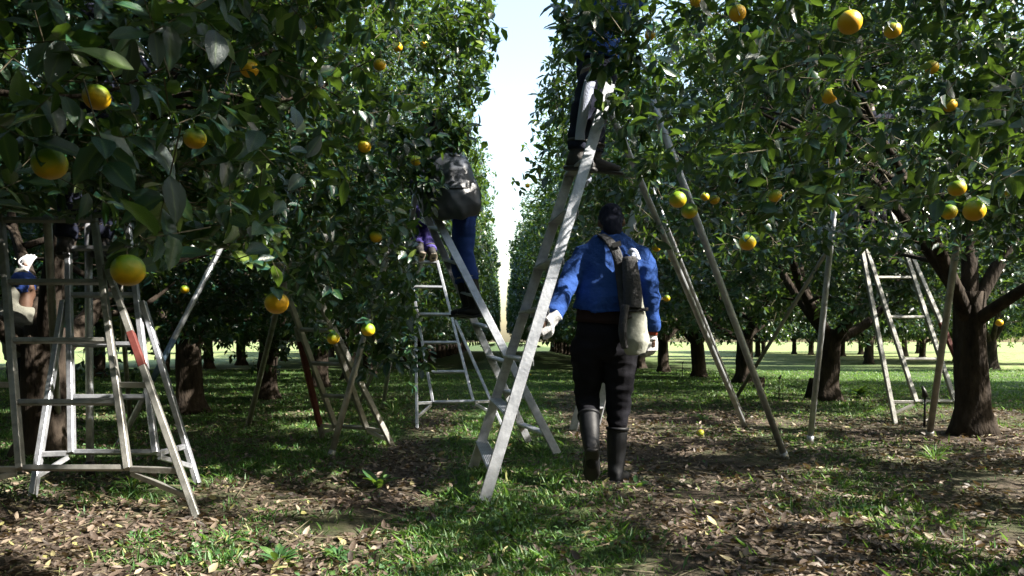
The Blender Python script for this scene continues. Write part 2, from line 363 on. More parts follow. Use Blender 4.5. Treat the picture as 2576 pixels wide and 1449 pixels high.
OR = [  # px, py, diameter px, green 0..1, label
 (125, 412, 86, .22, 'large half green orange hanging at the far left edge'),
 (322, 680, 86, .20, 'large orange green on top, hanging just above the closest ladder'),
 (243, 244, 66, .02, 'plump yellow orange under a branch in the upper left leaves'),
 (696, 762, 60, -.12, 'bright yellow orange dangling alone over the wide dark trunk'),
 (627, 172, 46, -.15, 'deep orange fruit tucked in dark leaves near the upper left'),
 (955, 162, 32, -.05, 'small orange peeping out high in the left crown'),
 (1000, 118, 26, -.15, 'dull orange fruit high in the shaded left crown'),
 (917, 368, 34, -.15, 'orange half covered by a leaf in mid left crown'),
 (1046, 404, 26, .18, 'small greenish orange left of the black sack'),
 (945, 596, 30, -.02, 'yellow orange lit beside the blue trousered picker'),
 (926, 829, 36, .18, 'green orange low in the hanging branch over the grass'),
 (838, 851, 32, .05, 'dull orange low beside the green one on the hanging branch'),
 (490, 348, 58, .10, 'yellow green orange behind a dark leaf in the left foliage'),
 (796, 62, 24, -.18, 'tiny orange near the top of the left crown'),
 (1080, 372, 22, -.1, 'little orange over the black sack'),
 (1066, 112, 20, -.12, 'faint orange in the shade near the alley top'),
 (465, 728, 22, .2, 'small green orange behind the leaning blue pole'),
 (1855, 33, 44, -.15, 'round orange hanging at the very top right of the tall ladder'),
 (1752, 2, 34, -.18, 'orange cut off by the top edge of view'),
 (1635, 88, 26, -.12, 'small orange with a dry calyx above the ladder top'),
 (2138, 56, 58, -.1, 'big orange with a leaf across it, upper right'),
 (2246, 76, 42, -.05, 'yellow orange sunlit beside the big upper right one'),
 (2086, 241, 42, .02, 'sunlit yellow orange alone in the right crown'),
 (2344, 169, 34, -.16, 'deep orange fruit half hidden in the upper right leaves'),
 (2390, 265, 34, -.05, 'shaded orange left of the tall slanting pole'),
 (1705, 502, 44, .30, 'lime green orange, upper of the pair by the slanting pole'),
 (1734, 530, 40, .25, 'green orange, lower of the pair by the slanting pole'),
 (1797, 502, 26, .12, 'small yellow green orange right of the green pair'),
 (1773, 495, 22, .0, 'little pale orange just beside the green pair'),
 (1651, 622, 22, .05, 'small yellow orange beside the walking man\'s shoulder'),
 (1880, 610, 42, .12, 'yellow green orange low above the forked dark tree'),
 (1677, 750, 18, .18, 'tiny greenish orange near the walking man\'s elbow'),
 (1950, 492, 34, .15, 'greenish orange under the right crown edge'),
 (2408, 473, 44, .08, 'yellow orange, upper left of the trio on the thick pole'),
 (2387, 533, 40, .18, 'greener orange, lower left of the trio on the thick pole'),
 (2451, 530, 54, .02, 'largest bright orange of the trio against the thick pole'),
 (2539, 484, 24, .0, 'small orange at the right edge of view'),
 (1327, 467, 12, -.1, 'tiny orange in the far crown beside the alley'),
 (2514, 812, 18, -.2, 'glowing orange on the sunlit far right tree'),
 (1690, 648, 18, .15, 'dim orange behind the walking man\'s shoulder')]
CLEAR = []    # spheres (centre, radius) kept free of leaves: people and ladder tops
def keep(p, slack=0.0):
    ok = np.ones(len(p), bool)
    infront = p[:, 1] > .25; q = p.copy(); q[~infront, 1] = 1
    px, py = project(q); j = rng.normal(0, 11, len(p)) * np.clip(q[:, 1] / 4, .3, 1.2); Y = q[:, 1]
    left = p[:, 0] < .2
    limL = np.interp(px, LIM_L[:, 0], LIM_L[:, 1]); ok &= ~(infront & (px < 1262) & left & (Y < 7.6) & (py + j > limL))
    limR = np.interp(px, LIM_R[:, 0], LIM_R[:, 1]); ok &= ~(infront & (px > 1262) & ~left & (Y < 5.4) & (py + j > limR))
    limR2 = np.interp(px, LIM_R2[:, 0], LIM_R2[:, 1]); ok &= ~(infront & (px > 1262) & ~left & (Y < 11) & (py + j > limR2))
    ok &= ~(infront & (px > np.interp(py, GAP_L[:, 0], GAP_L[:, 1]) + j) & (px < np.interp(py, GAP_R[:, 0], GAP_R[:, 1]) + j) & (Y < 16))
    ok &= ~(infront & (Y < 1.35) & (px > -300) & (px < 2900) & (py > -300))          # nothing right against the lens
    ok &= ~((np.abs(p[:, 0]) < .7) & (p[:, 1] <= 1.2) & (p[:, 2] < 2.0))
    inview = infront & (py > -160); ok &= ~(inview & left & (Y < np.interp(px, [-200, 0, 450, 620, 760, 900, 1050, 1240], [1.3, 1.45, 1.65, 2.3, 2.9, 3.8, 4.8, 5.4]) + j * .01))
    ok &= ~(inview & ~left & (Y < np.interp(px, [1400, 1560, 1900, 2576, 2900], [4.3, 3.7, 3.2, 2.5, 2.2]) + j * .01))
    for c, r in SHAFTS:
        r = r * (1.75 if c[1] < 5 and c[0] < -.3 else 1.35); d = p - np.array(c); a = d @ SD_; ok &= ~((a > 0) & (np.sum(d * d, 1) - a * a < (r * (1 + .35 * np.sin(a * 5 + p[:, 0] * 9))) ** 2))
    for ox, oy, dm, g_, l_ in OR:
        if dm >= 30: Yo = F * .081 / dm; ok &= ~(infront & (Y < Yo + .05) & (Y > Yo * .4) & ((px - ox) ** 2 + (py - oy - dm * .12) ** 2 < (dm * (.62 if dm > 55 else .5)) ** 2))
    for c, r in CLEAR: ok &= np.sum((p - np.array(c)) ** 2, 1) > r * r
    return ok

def part_leaf_meshes():
    out = []
    for k in range(6):
        V = []; Fc = []; rows = 7; cu = random.uniform(.03, .3); fo = random.uniform(.12, .3); tw = random.uniform(-.5, .5); wd = random.uniform(.44, .56)
        mids = []
        for i in range(rows):
            v = i / (rows - 1); hw = wd * .5 * (math.sin(math.pi * min(1, v ** .85)) ** .8 if 0 < v < 1 else .02)
            for j in (-1, -.5, 0, .5, 1):
                z = fo * abs(j) * hw - cu * v * v + .012 * math.sin(v * 19 + j * 2 + k) * abs(j)
                x = j * hw; x, z = x * math.cos(tw * v) - z * math.sin(tw * v) * .6, z + x * math.sin(tw * v)
                V.append((x, v, z)); mids.append(1 if j == 0 else (.0 if abs(j) == .5 else 0))
        for i in range(rows - 1):
            for j in range(4): a = i * 5 + j; Fc.append((a, a + 1, a + 6, a + 5))
        me = mesh('leaf', V, Fc, M['leaf_one']); at = me.attributes.new('mid', 'FLOAT', 'POINT'); at.data.foreach_set('value', mids)
        out.append(me)
    return out
LEAFM = part_leaf_meshes()

# ------------------------------------------------------------------ ground
def gmask(x, y):               # where grass is thick (0..1)
    x = np.asarray(x, float); y = np.asarray(y, float)
    n1 = np.sin(x * 1.7 + 1.3 * np.sin(y * .9)) * np.cos(y * 1.3 + .8 * np.sin(x * 1.1)); n2 = np.sin(x * 4.1 + y * 2.3) * np.sin(y * 3.7 - x * 1.9)
    n = .6 * n1 + .4 * n2
    strip = np.exp(-(np.abs(x - .06) / (.42 + .02 * y)) ** 3) * (y < 15) * 1.3; path = np.exp(-(np.abs(x - 1.12) / .5) ** 3) * (y < 14) + .7 * np.exp(-(np.abs(x + .72) / .22) ** 2) * (y < 9)
    leftb = 1 / (1 + np.exp(-(y - 5.3) * 2.5)) * (x < -.9) * .68
    leftn = (x < -.4) * (x > -1.6) * np.exp(-((y - 3.7) / 1.2) ** 2) * .07
    far = 1 / (1 + np.exp(-(y - 10.5) * .8)) * .9
    rn = (x > .9) * (y < 9) * .10 + (x > 1.6) * (x < 3) * (y < 4.2) * .14
    g = np.maximum.reduce([strip, leftb, leftn, far, rn])
    return np.clip((g + .5 * n * (g > .05) * (1 - .3 * (y > 10))) * (1 - .9 * np.minimum(path, 1)), 0, 1)
def gheight(x, y): return .018 * np.sin(x * 1.9 + .7 * y) * np.sin(y * 1.4 - .5 * x) + .010 * np.sin(x * 6.3 + 1) * np.sin(y * 5.1)
def sheet():
    xs = np.concatenate([np.linspace(-900, -60, 12), np.linspace(-50, -9, 36), np.linspace(-8, 8, 201), np.linspace(9, 50, 36), np.linspace(60, 900, 12)])
    ys = np.concatenate([np.linspace(-60, -2, 12), np.linspace(-1.5, 12, 190), np.linspace(12.5, 60, 70), np.linspace(70, 1500, 20)])
    X, Y = np.meshgrid(xs, ys); fade = np.clip(1 - (np.hypot(X, Y) - 25) / 20, 0, 1)
    Z = (gheight(X, Y) + .004 * rng.normal(0, 1, X.shape)) * fade
    V = np.stack([X, Y, Z], -1).reshape(-1, 3); nx = len(xs)
    i, j = np.meshgrid(np.arange(len(ys) - 1), np.arange(nx - 1), indexing='ij'); a = (i * nx + j).ravel()
    Q = np.stack([a, a + 1, a + nx + 1, a + nx], 1)
    me = bpy.data.meshes.new('ground'); me.vertices.add(len(V)); me.vertices.foreach_set('co', V.astype(np.float32).ravel())
    me.loops.add(len(Q) * 4); me.loops.foreach_set('vertex_index', Q.astype(np.int32).ravel())
    me.polygons.add(len(Q)); me.polygons.foreach_set('loop_start', (np.arange(len(Q)) * 4).astype(np.int32)); me.polygons.foreach_set('use_smooth', np.ones(len(Q), bool))
    me.materials.append(M['soil']); at = me.attributes.new('green', 'FLOAT', 'POINT'); at.data.foreach_set('value', (gmask(V[:, 0], V[:, 1]) * .9).astype(np.float32))
    pl = np.clip((V[:, 0] - 12.5) / 5, 0, 1) + np.clip((V[:, 1] - 30) / 8, 0, 1) * np.clip((V[:, 0] - 6) / 3, 0, 1) + np.clip((-V[:, 0] - 19) / 3, 0, 1) + np.clip((V[:, 1] - 27) / 5, 0, 1) * np.clip((-V[:, 0] - 7) / 3, 0, 1)  # far ground at both sides, coloured paler to read as sunlit
    at = me.attributes.new('pale', 'FLOAT', 'POINT'); at.data.foreach_set('value', (np.clip(pl, 0, 1) * .85).astype(np.float32))
    me.update(calc_edges=True); o = link('ground', me); o['kind'] = 'structure'
sheet()

def scatter_ground():
    # dead leaves
    n = 82000; d = 2.2 + 11 * rng.random(n) ** 1.5; x = rng.uniform(-.72, .74, n) * (d + .8); y = d
    g = gmask(x, y); k = rng.random(n) > g * .72; x, y = x[k], y[k]; n = len(x)
    cl = np.sin(x * 3.1 + y) * np.sin(y * 2.7 - x * .8) > -.75; x, y = x[cl], y[cl]; n = len(x)
    pos = np.stack([x, y, gheight(x, y) + rng.uniform(.003, .022, n)], 1); a = rng.uniform(0, 6.28, n)
    t = unit(np.stack([np.cos(a), np.sin(a), rng.normal(0, .22, n)], 1)); nr = unit(np.array([0, 0, 1.0]) + rng.normal(0, .42, (n, 3)))
    L = np.clip(rng.lognormal(-3.35, .42, n), .012, .058); o = link('fallen_leaves', bulk('fallen_leaves', 8, pos, t, nr, L, L * rng.uniform(.28, .52, n), rng.uniform(-.45, .35, n), M['litter']))
    o['kind'] = 'stuff'; o['label'] = 'dry brown citrus leaves scattered over the orchard soil'
    # grass blades
    n = 330000; d = 2.3 + 22 * rng.random(n) ** 1.7; x = rng.uniform(-.72, .74, n) * (d + .6); y = d
    tuft = .5 + .5 * np.sin(x * 9.1 + 2 * np.sin(y * 7.3)) * np.sin(y * 8.7 + 2 * np.sin(x * 6.1))
    k = rng.random(n) < np.clip(gmask(x, y) * (.5 + 1.1 * tuft), 0.02, 1); x, y, tuft = x[k], y[k], tuft[k]; n = len(x)
    pos = np.stack([x, y, gheight(x, y) - .004], 1); a = rng.uniform(0, 6.28, n); lean = rng.uniform(.1, .95, n)
    t = unit(np.stack([np.cos(a) * lean, np.sin(a) * lean, np.ones(n)], 1)); nr = unit(np.stack([-np.cos(a), -np.sin(a), lean], 1) + rng.normal(0, .3, (n, 3)))
    L = rng.uniform(.02, .055, n) * (.6 + .7 * tuft) * np.where(rng.random(n) < .03, 1.9, 1)
    o = link('grass', bulk('grass', 2, pos, t, nr, L, np.clip(L * .11, .003, .008) * (1 + y / 9), rng.uniform(-.1, .7, n), M['grass']))
    o['kind'] = 'stuff'; o['label'] = 'short green grass growing in patches between the tree rows'
    # clover and small broad leaves
    n = 34000; d = 2.3 + 9 * rng.random(n) ** 1.6; x = rng.uniform(-.72, .74, n) * (d + .6); y = d
    cl = np.sin(x * 2.3 + 4 + 1.5 * np.sin(y * 1.9)) * np.sin(y * 2.9 + 1.1 * x) > .35
    k = (rng.random(n) < gmask(x, y) * .8 + .05) & cl; x, y = x[k], y[k]; n = len(x)
    pos = np.stack([x, y, gheight(x, y) + rng.uniform(.008, .04, n)], 1); a = rng.uniform(0, 6.28, n)
    t = unit(np.stack([np.cos(a), np.sin(a), rng.normal(.15, .3, n)], 1)); nr = unit(np.array([0, 0, 1.0]) + rng.normal(0, .35, (n, 3)))
    L = rng.uniform(.015, .035, n); o = link('clover', bulk('clover', 4, pos, t, nr, L, L * .8, rng.uniform(0, .3, n), M['weed'])); o['kind'] = 'stuff'
    o['label'] = 'low clover leaves among the grass'
    # sticks
    n = 1500; d = 2.4 + 9 * rng.random(n) ** 1.4; x = rng.uniform(-.7, .72, n) * d; a3 = np.stack([x, d, gheight(x, d) + .012], 1); an = rng.uniform(0, 6.28, n)
    b3 = a3 + np.stack([np.cos(an), np.sin(an), rng.normal(0, .12, n)], 1) * rng.uniform(.04, .3, n)[:, None]; b3[:, 2] = np.maximum(b3[:, 2], .012)
    V, T = twigs(a3, b3, .0028); me = bpy.data.meshes.new('sticks'); me.from_pydata(V.tolist(), [], T.tolist()); me.materials.append(M['twig']); o = link('twig_litter', me); o['kind'] = 'stuff'
    o['label'] = 'thin dry sticks lying among the fallen leaves'
scatter_ground()

# ------------------------------------------------------------------ people and ladders first, so the crowns can leave them room
def segs(a, b, n=5): return [Vector(a).lerp(Vector(b), i / (n - 1)) for i in range(n)]
def limb(pts, rad, k=5, side=None, seg=14):     # smooth path through joints with interpolated radii
    pts = [Vector(p) for p in pts]; out = []; rr = []
    for i in range(len(pts) - 1):
        p0 = pts[max(i - 1, 0)]; p1 = pts[i]; p2 = pts[i + 1]; p3 = pts[min(i + 2, len(pts) - 1)]
        for j in range(k):
            t = j / k
            out.append(.5 * ((2 * p1) + (p2 - p0) * t + (2 * p0 - 5 * p1 + 4 * p2 - p3) * t * t + (3 * p1 - p0 - 3 * p2 + p3) * t ** 3) if len(pts) > 2 else p1.lerp(p2, t))
            r1, r2 = rad[i], rad[i + 1]
            if hasattr(r1, '__len__'): rr.append((r1[0] + (r2[0] - r1[0]) * t, r1[1] + (r2[1] - r1[1]) * t))
            else: rr.append(r1 + (r2 - r1) * t)
    out.append(pts[-1]); rr.append(rad[-1])
    return loft(out, rr, side, seg)
def hand_parts(wrist, tip_dir, palm_n, size=.185, curl=.5, grow=1.0, thumb=1):
    d = Vector(tip_dir).normalized(); n = Vector(palm_n); n = (n - d * n.dot(d)).normalized(); s = d.cross(n)
    w = Vector(wrist); pl = size * .5
    parts = [limb([w - d * .02, w + d * pl * .5, w + d * pl], [(.027 * grow, .021 * grow), (.042 * grow, .017 * grow), (.041 * grow, .014 * grow)], side=s)]
    for k, (o, ln, cv) in enumerate(((-.031, .92, 1), (-.0105, 1.05, 1.05), (.0105, .98, 1.1), (.031, .78, 1.15))):
        L = size * .46 * ln; p = w + d * (pl * .9) + s * o; q = [p - d * .02, p]
        ang = 0
        for f in (.42, .32, .26):
            ang += curl * cv * .75; dd = d * math.cos(ang) + n * math.sin(ang); q.append(q[-1] + dd * L * f)
        parts.append(limb(q, [.0105 * grow, .0105 * grow, .0098 * grow, .009 * grow, .0075 * grow], 3, seg=8))
    tb = w + d * pl * .25 - s * .03 * thumb
    parts.append(limb([tb, tb + (d * .5 - s * .75 * thumb + n * .35).normalized() * .035, tb + (d * .7 - s * .6 * thumb + n * .6).normalized() * .065, tb + (d * .95 - s * .35 * thumb + n * .7).normalized() * .092], [.014 * grow, .0125 * grow, .011 * grow, .008 * grow], 3, seg=8))
    return parts
def head_parts(c, fwd, up, s=1.0):
    f = Vector(fwd).normalized(); u = Vector(up); u = (u - f * u.dot(f)).normalized(); r = f.cross(u); rot = Matrix((r, f, u)).transposed()
    c = Vector(c); P_ = [ellipsoid(c + u * .02 * s, (.076 * s, .095 * s, .10 * s), rot), ellipsoid(c + f * .025 * s - u * .055 * s, (.055 * s, .06 * s, .065 * s), rot)]
    P_.append(limb([c + f * .09 * s + u * .012, c + f * .112 * s - u * .022, c + f * .088 * s - u * .03], [.008, .013, .010], 3, seg=8))
    for k in (-1, 1): P_.append(ellipsoid(c + r * k * .08 * s - f * .005, (.010 * s, .018 * s, .03 * s), rot)); P_.append(ellipsoid(c + f * .084 * s + r * k * .03 + u * .014, (.014, .01, .01), rot))
    return P_, rot
def foot_parts(ankle, toe, r=1.0, heel=.055, height=.09):
    a, t = Vector(ankle), Vector(toe); d = (t - a); d.normalize()
    b = a - d * heel
    return limb([b, a.lerp(t, .15), a.lerp(t, .6), t], [(.033 * r, .04 * r), (.04 * r, .045 * r), (.05 * r, .032 * r), (.036 * r, .022 * r)], side=d.cross(Vector((0, 0, 1))))

def figure(name_label, J, mats, opts, origin):
    """J joints: head neck chest waist pelvis; sh/el/wr/ha (l,r); hip/kn/an/toe (l,r)"""
    t = thing('person', name_label, 'person', origin)
    side = (J['shr'] - J['shl']).normalized(); fwd = Vector(opts['fwd']).normalized()
    vx = opts.get('vox', .014); w = opts.get('w', 1.0)
    hp, rot = head_parts(J['head'], opts.get('face', fwd), opts.get('up', (0, 0, 1)), 1.0)
    body = hp + [limb([J['chest'], J['neck'], J['head']], [.06, .052, .055], 4),
                 limb([J['pelvis'], J['waist'], J['chest'], J['neck'].lerp(J['chest'], .35)], [(.14 * w, .10), (.125 * w, .09), (.15 * w, .10), (.10, .07)], 4, side)]
    for k in 'lr':
        body.append(limb([J['chest'].lerp(J['sh' + k], .5), J['sh' + k], J['el' + k], J['wr' + k]], [.055, .05, .038, .026], 4))
        hd = (J['ha' + k] - J['wr' + k]); body.append(limb([J['wr' + k], J['wr' + k] + hd * .5], [.026, .03], 3))
        body.append(limb([J['pelvis'].lerp(J['hip' + k], .6), J['hip' + k], J['kn' + k], J['an' + k]], [.09, .085, .052, .036], 4))
        body.append(foot_parts(J['an' + k] + Vector((0, 0, -.03)), J['toe' + k], .8))
        if k in opts.get('bare', ''): body += hand_parts(J['wr' + k], hd, opts['palm' + k], curl=opts.get('curl' + k, .5), thumb=1 if k == 'r' else -1)
    fuse('body', body, M['skin'], t, vx if 'bare' not in opts else .008, 3)
    # trousers
    tr = [limb([J['pelvis'] - Vector((0, 0, .16)), J['pelvis'] - Vector((0, 0, .08)), J['pelvis'], J['waist'].lerp(J['pelvis'], .45)], [(.10 * w, .07), (.16 * w, .118), (.17 * w, .13), (.155 * w, .115)], 4, side)]
    for k in 'lr':
        end = J['an' + k].lerp(J['kn' + k], opts.get('hem' + k, .08))
        tr.append(limb([J['pelvis'].lerp(J['hip' + k], .7), J['hip' + k] - Vector((0, 0, .03)), J['hip' + k].lerp(J['kn' + k], .5), J['kn' + k], end], [.105 * w, .112 * w, .097 * w, .078 * w, opts.get('hemrad', .068)], 5))
    fuse('trousers', tr, mats['trousers'], t, opts.get('cvox', .014), 3, fold_fn(.008, 6, 14, 3))
    # shirt / jacket
    hem = opts.get('hem_z', None); lowp = J['waist'].lerp(J['pelvis'], .55) if hem is None else J['waist'].lerp(J['pelvis'], hem)
    sh = [limb([lowp, J['waist'], J['chest'].lerp(J['waist'], .35), J['chest'], J['chest'].lerp(J['neck'], .40), J['chest'].lerp(J['neck'], .74), J['neck']], opts.get('torso', [(.175, .135), (.17, .13), (.18, .135), (.195, .13), (.185, .115), (.13, .09), (.062, .062)]), 5, side, 20)]
    for k in 'lr':
        cuff = J['el' + k].lerp(J['wr' + k], opts.get('cuff', .9))
        sh.append(limb([J['chest'].lerp(J['sh' + k], .35), J['sh' + k], J['el' + k], cuff], [.078, .068, .060, .054], 6))
    fuse('jacket', sh, mats['shirt'], t, opts.get('cvox', .014), 3, fold_fn(opts.get('famp', .009), 5, 9, 9))
    # head covering
    c = J['head']; u = rot.col[2]; f = rot.col[1]
    fuse('cap', [ellipsoid(c + u * .030 - f * .008, (.082, .102, .100), rot)] + ([limb([c - f * .05, c - f * .075 - u * .09, c - f * .06 - u * .15], [(.070, .05), (.060, .045), (.055, .03)], 4, rot.col[0])] if opts.get('flap') else []), mats['cap'], t, .009, 3, fold_fn(.004, 20, 20, 2))
    for k in 'lr':
        if opts.get('boots', True):
            top = J['an' + k].lerp(J['kn' + k], opts.get('boot_top', .62))
            up = (J['kn' + k] - J['an' + k]).normalized(); toe = J['toe' + k]; a = J['an' + k]; dd = (toe - a); fl = dd - up * dd.dot(up); fl.normalize()
            boot = [limb([top, a.lerp(top, .5), a + up * .03, a - up * .02], [.066, .060, .052, .05], 5), ellipsoid(a - up * .02 - fl * .015, (.047, .047, .05)), foot_parts(a - up * .045, toe, 1.12)]
            b = fuse('boot', boot, mats['boot'], t, .010, 3)
            lo = a - up * .085; d = toe - lo
            sd = d.normalized().cross(up)
            sole = MB().add(*limb([lo - fl * .07, lo - fl * .02, lo + fl * .05, lo.lerp(toe - up * .02, .75), toe + fl * .02 - up * .022], [(.034, .014), (.044, .015), (.040, .013), (.052, .013), (.028, .012)], 4, sd))
            so = sole.build('sole', mats.get('sole', M['rubber']), t)
            rim = MB().add(*loft([top - up * .012, top + up * .006], [.071, .071], seg=20)); rim.build('boot_rim', mats.get('rim', mats['boot']), t)
        g = opts.get('gloves', 'lr')
        if k in g:
            hd = J['ha' + k] - J['wr' + k]
            fuse('glove', hand_parts(J['wr' + k], hd, opts['palm' + k], size=opts.get('hsize', .19), curl=opts.get('curl' + k, .5), grow=opts.get('gg', 1.12), thumb=(1 if k == 'r' else -1) * opts.get('tf', 1)) +
                 [limb([J['wr' + k] - hd.normalized() * .05, J['wr' + k], J['wr' + k] + hd.normalized() * .03], [.036, .033, .036], 3)], M['glove'], t, .0042, 2)
    return t

def picking_joints(o, face, lean=.1, bend=.12, reach=.35, h=1.0, split=.12, crouch=0.0):
    o = Vector(o); f = Vector((math.cos(face), math.sin(face), 0)); s = Vector((math.sin(face), -math.cos(face), 0)); z = Vector((0, 0, 1))
    def q(a, b, c): return o + s * a * h + f * b * h + z * c * h
    c = crouch
    J = dict(anl=q(-split, -.02, .09), anr=q(split, .05, .09), toel=q(-split - .02, .13, .035), toer=q(split + .02, .20, .035),
             knl=q(-split, .06 + c * .35, .49 - c * .05), knr=q(split, .13 + c * .35, .49 - c * .05), hipl=q(-.09, lean * .4 - c * .12, .90 - c * .38), hipr=q(.09, lean * .4 - c * .12, .90 - c * .38),
             pelvis=q(0, lean * .4 - c * .12, .93 - c * .38), waist=q(0, lean * .6 - c * .05, 1.07 - c * .38), chest=q(0, lean + c * .1, 1.30 - c * .42), neck=q(0, lean * 1.25 + c * .2, 1.47 - c * .45), head=q(0, lean * 1.4 + .03 + c * .3, 1.60 - c * .45),
             shl=q(-.19, lean, 1.40 - c * .43), shr=q(.19, lean, 1.40 - c * .43), ell=q(-.25, lean + .22, 1.38 - c * .4), elr=q(.25, lean + .24, 1.34 - c * .4),
             wrl=q(-.16, lean + .32 + reach * .3, 1.55 - c * .3), wrr=q(.14, lean + .34 + reach * .3, 1.5 - c * .3), hal=q(-.13, lean + .42 + reach * .3, 1.65 - c * .3), har=q(.12, lean + .44 + reach * .3, 1.6 - c * .3))
    return J, f, s

# ---- the walking picker
def wp(px, py, off=0): return P(px, py, 4.9 + off)
J = dict(head=wp(1538, 562, .13), neck=wp(1540, 592, .06), chest=wp(1537, 655, 0), waist=wp(1524, 760, -.03), pelvis=wp(1518, 845, -.02),
         shl=wp(1466, 646, 0), ell=wp(1428, 712, -.10), wrl=wp(1388, 803, -.34), hal=wp(1330, 842, -.36),
         shr=wp(1612, 648, 0), elr=wp(1634, 722, -.05), wrr=wp(1638, 842, .02), har=wp(1638, 905, .03),
         hipl=wp(1480, 868, 0), knl=wp(1478, 1000, .08), anl=wp(1487, 1118, -.16), toel=wp(1488, 1196, -.10),
         hipr=wp(1560, 868, 0), knr=wp(1556, 1010, .02), anr=wp(1549, 1178, 0), toer=wp(1574, 1196, .22))
walker = figure('man in a bright blue jacket and black rubber boots walking away holding a ladder', J,
                dict(trousers=M['black_cloth'], shirt=M['blue_cloth'], cap=M['navy'], boot=M['boot']),
                dict(fwd=(0, 1, 0), face=(.1, .85, -.5), up=(0, .45, .9), vox=.012, cvox=.009, flap=True, hem_z=.18, cuff=.93, w=1.0, boot_top=.60, heml=.60, hemrad=.060, hemr=.57, palml=(-.1, 1, -.25), palmr=(-.55, .8, 0), curll=.8, curlr=.8, gg=1.32, hsize=.20, famp=.011,
                     torso=[(.200, .155), (.190, .145), (.196, .14), (.204, .125), (.200, .11), (.145, .088), (.07, .066)]), wp(1525, 1215).xy.to_3d())
walker_parts = walker
u_ = MB().add(*limb([J['waist'].lerp(J['pelvis'], .10), J['waist'].lerp(J['pelvis'], .62)], [(.172, .128), (.176, .132)], 4, (1, 0, 0), 24)); u_.build('undershirt', M['brown_cloth'], walker)
cu = MB().add(*loft([J['wrr'] + Vector((0, 0, .035)), J['wrr'] + Vector((0, 0, -.005))], [.040, .038], seg=14)); cu.build('cuff', M['orange_cloth'], walker)
cl_ = MB().add(*loft([wp(1539, 596, .05), wp(1540, 580, .045)], [(.075, .07), (.066, .062)], (1, 0, 0), 16)); cl_.build('collar', M['blue_cloth'], walker)
# shoulder bag of the walker
bagt = thing('shoulder_bag', 'long grey and black canvas bag slung on the walking man\'s right hip', 'bag', wp(1590, 900, -.2).xy.to_3d() + Vector((0, 0, .85)))
bm_ = [limb([wp(1586, 655, -.17), wp(1590, 720, -.19), wp(1596, 790, -.20), wp(1597, 850, -.20), wp(1600, 893, -.19)], [(.036, .03), (.050, .04), (.066, .05), (.088, .062), (.058, .045)], 5, (1, 0, 0), 16)]
fuse('bag_body', bm_, M['canvas'], bagt, .010, 3, fold_fn(.005, 9, 7, 5))
MB().add(*limb([wp(1583, 648, -.20), wp(1588, 700, -.225), wp(1592, 745, -.225), wp(1591, 775, -.225)], [(.042, .03), (.052, .045), (.055, .05), (.053, .05)], 6, (1, 0, 0), 14)).build('dark_panel', M['dark_canvas'], bagt)
MB().add(*limb([wp(1572, 770, -.25), wp(1566, 830, -.27), wp(1572, 875, -.26)], [(.024, .05), (.024, .06), (.02, .04)], 5, (1, 0, 0), 12)).build('side_flap', M['dark_canvas'], bagt)
MB().add(*loft([wp(1562, 783, -.27), wp(1630, 778, -.24)], [(.010, .006)] * 2, (0, 0, 1), 8)).build('flap_edge', M['dark_canvas'], bagt)
MB().add(*limb([wp(1512, 590, -.02), wp(1530, 603, -.115), wp(1552, 640, -.165), wp(1562, 700, -.165), wp(1570, 765, -.20), wp(1578, 800, -.26)], [(.030, .006)] * 6, 6, (1, 0, 0), 8)).build('strap', M['dark_canvas'], bagt)
MB().add(*bar(wp(1540, 618, -.165), wp(1562, 612, -.165), .03, .012, (0, 0, 1))).build('buckle', M['rubber'], bagt, False)
MB().add(*limb([wp(1590, 655, -.17), wp(1594, 638, -.15), wp(1600, 660, -.15)], [.012] * 3, 5)).add(*limb([wp(1583, 640, -.13), wp(1594, 632, -.14), wp(1604, 655, -.14)], [(.02, .02)] * 3, 5)).build('pale_pad', M['white_cloth'], bagt)

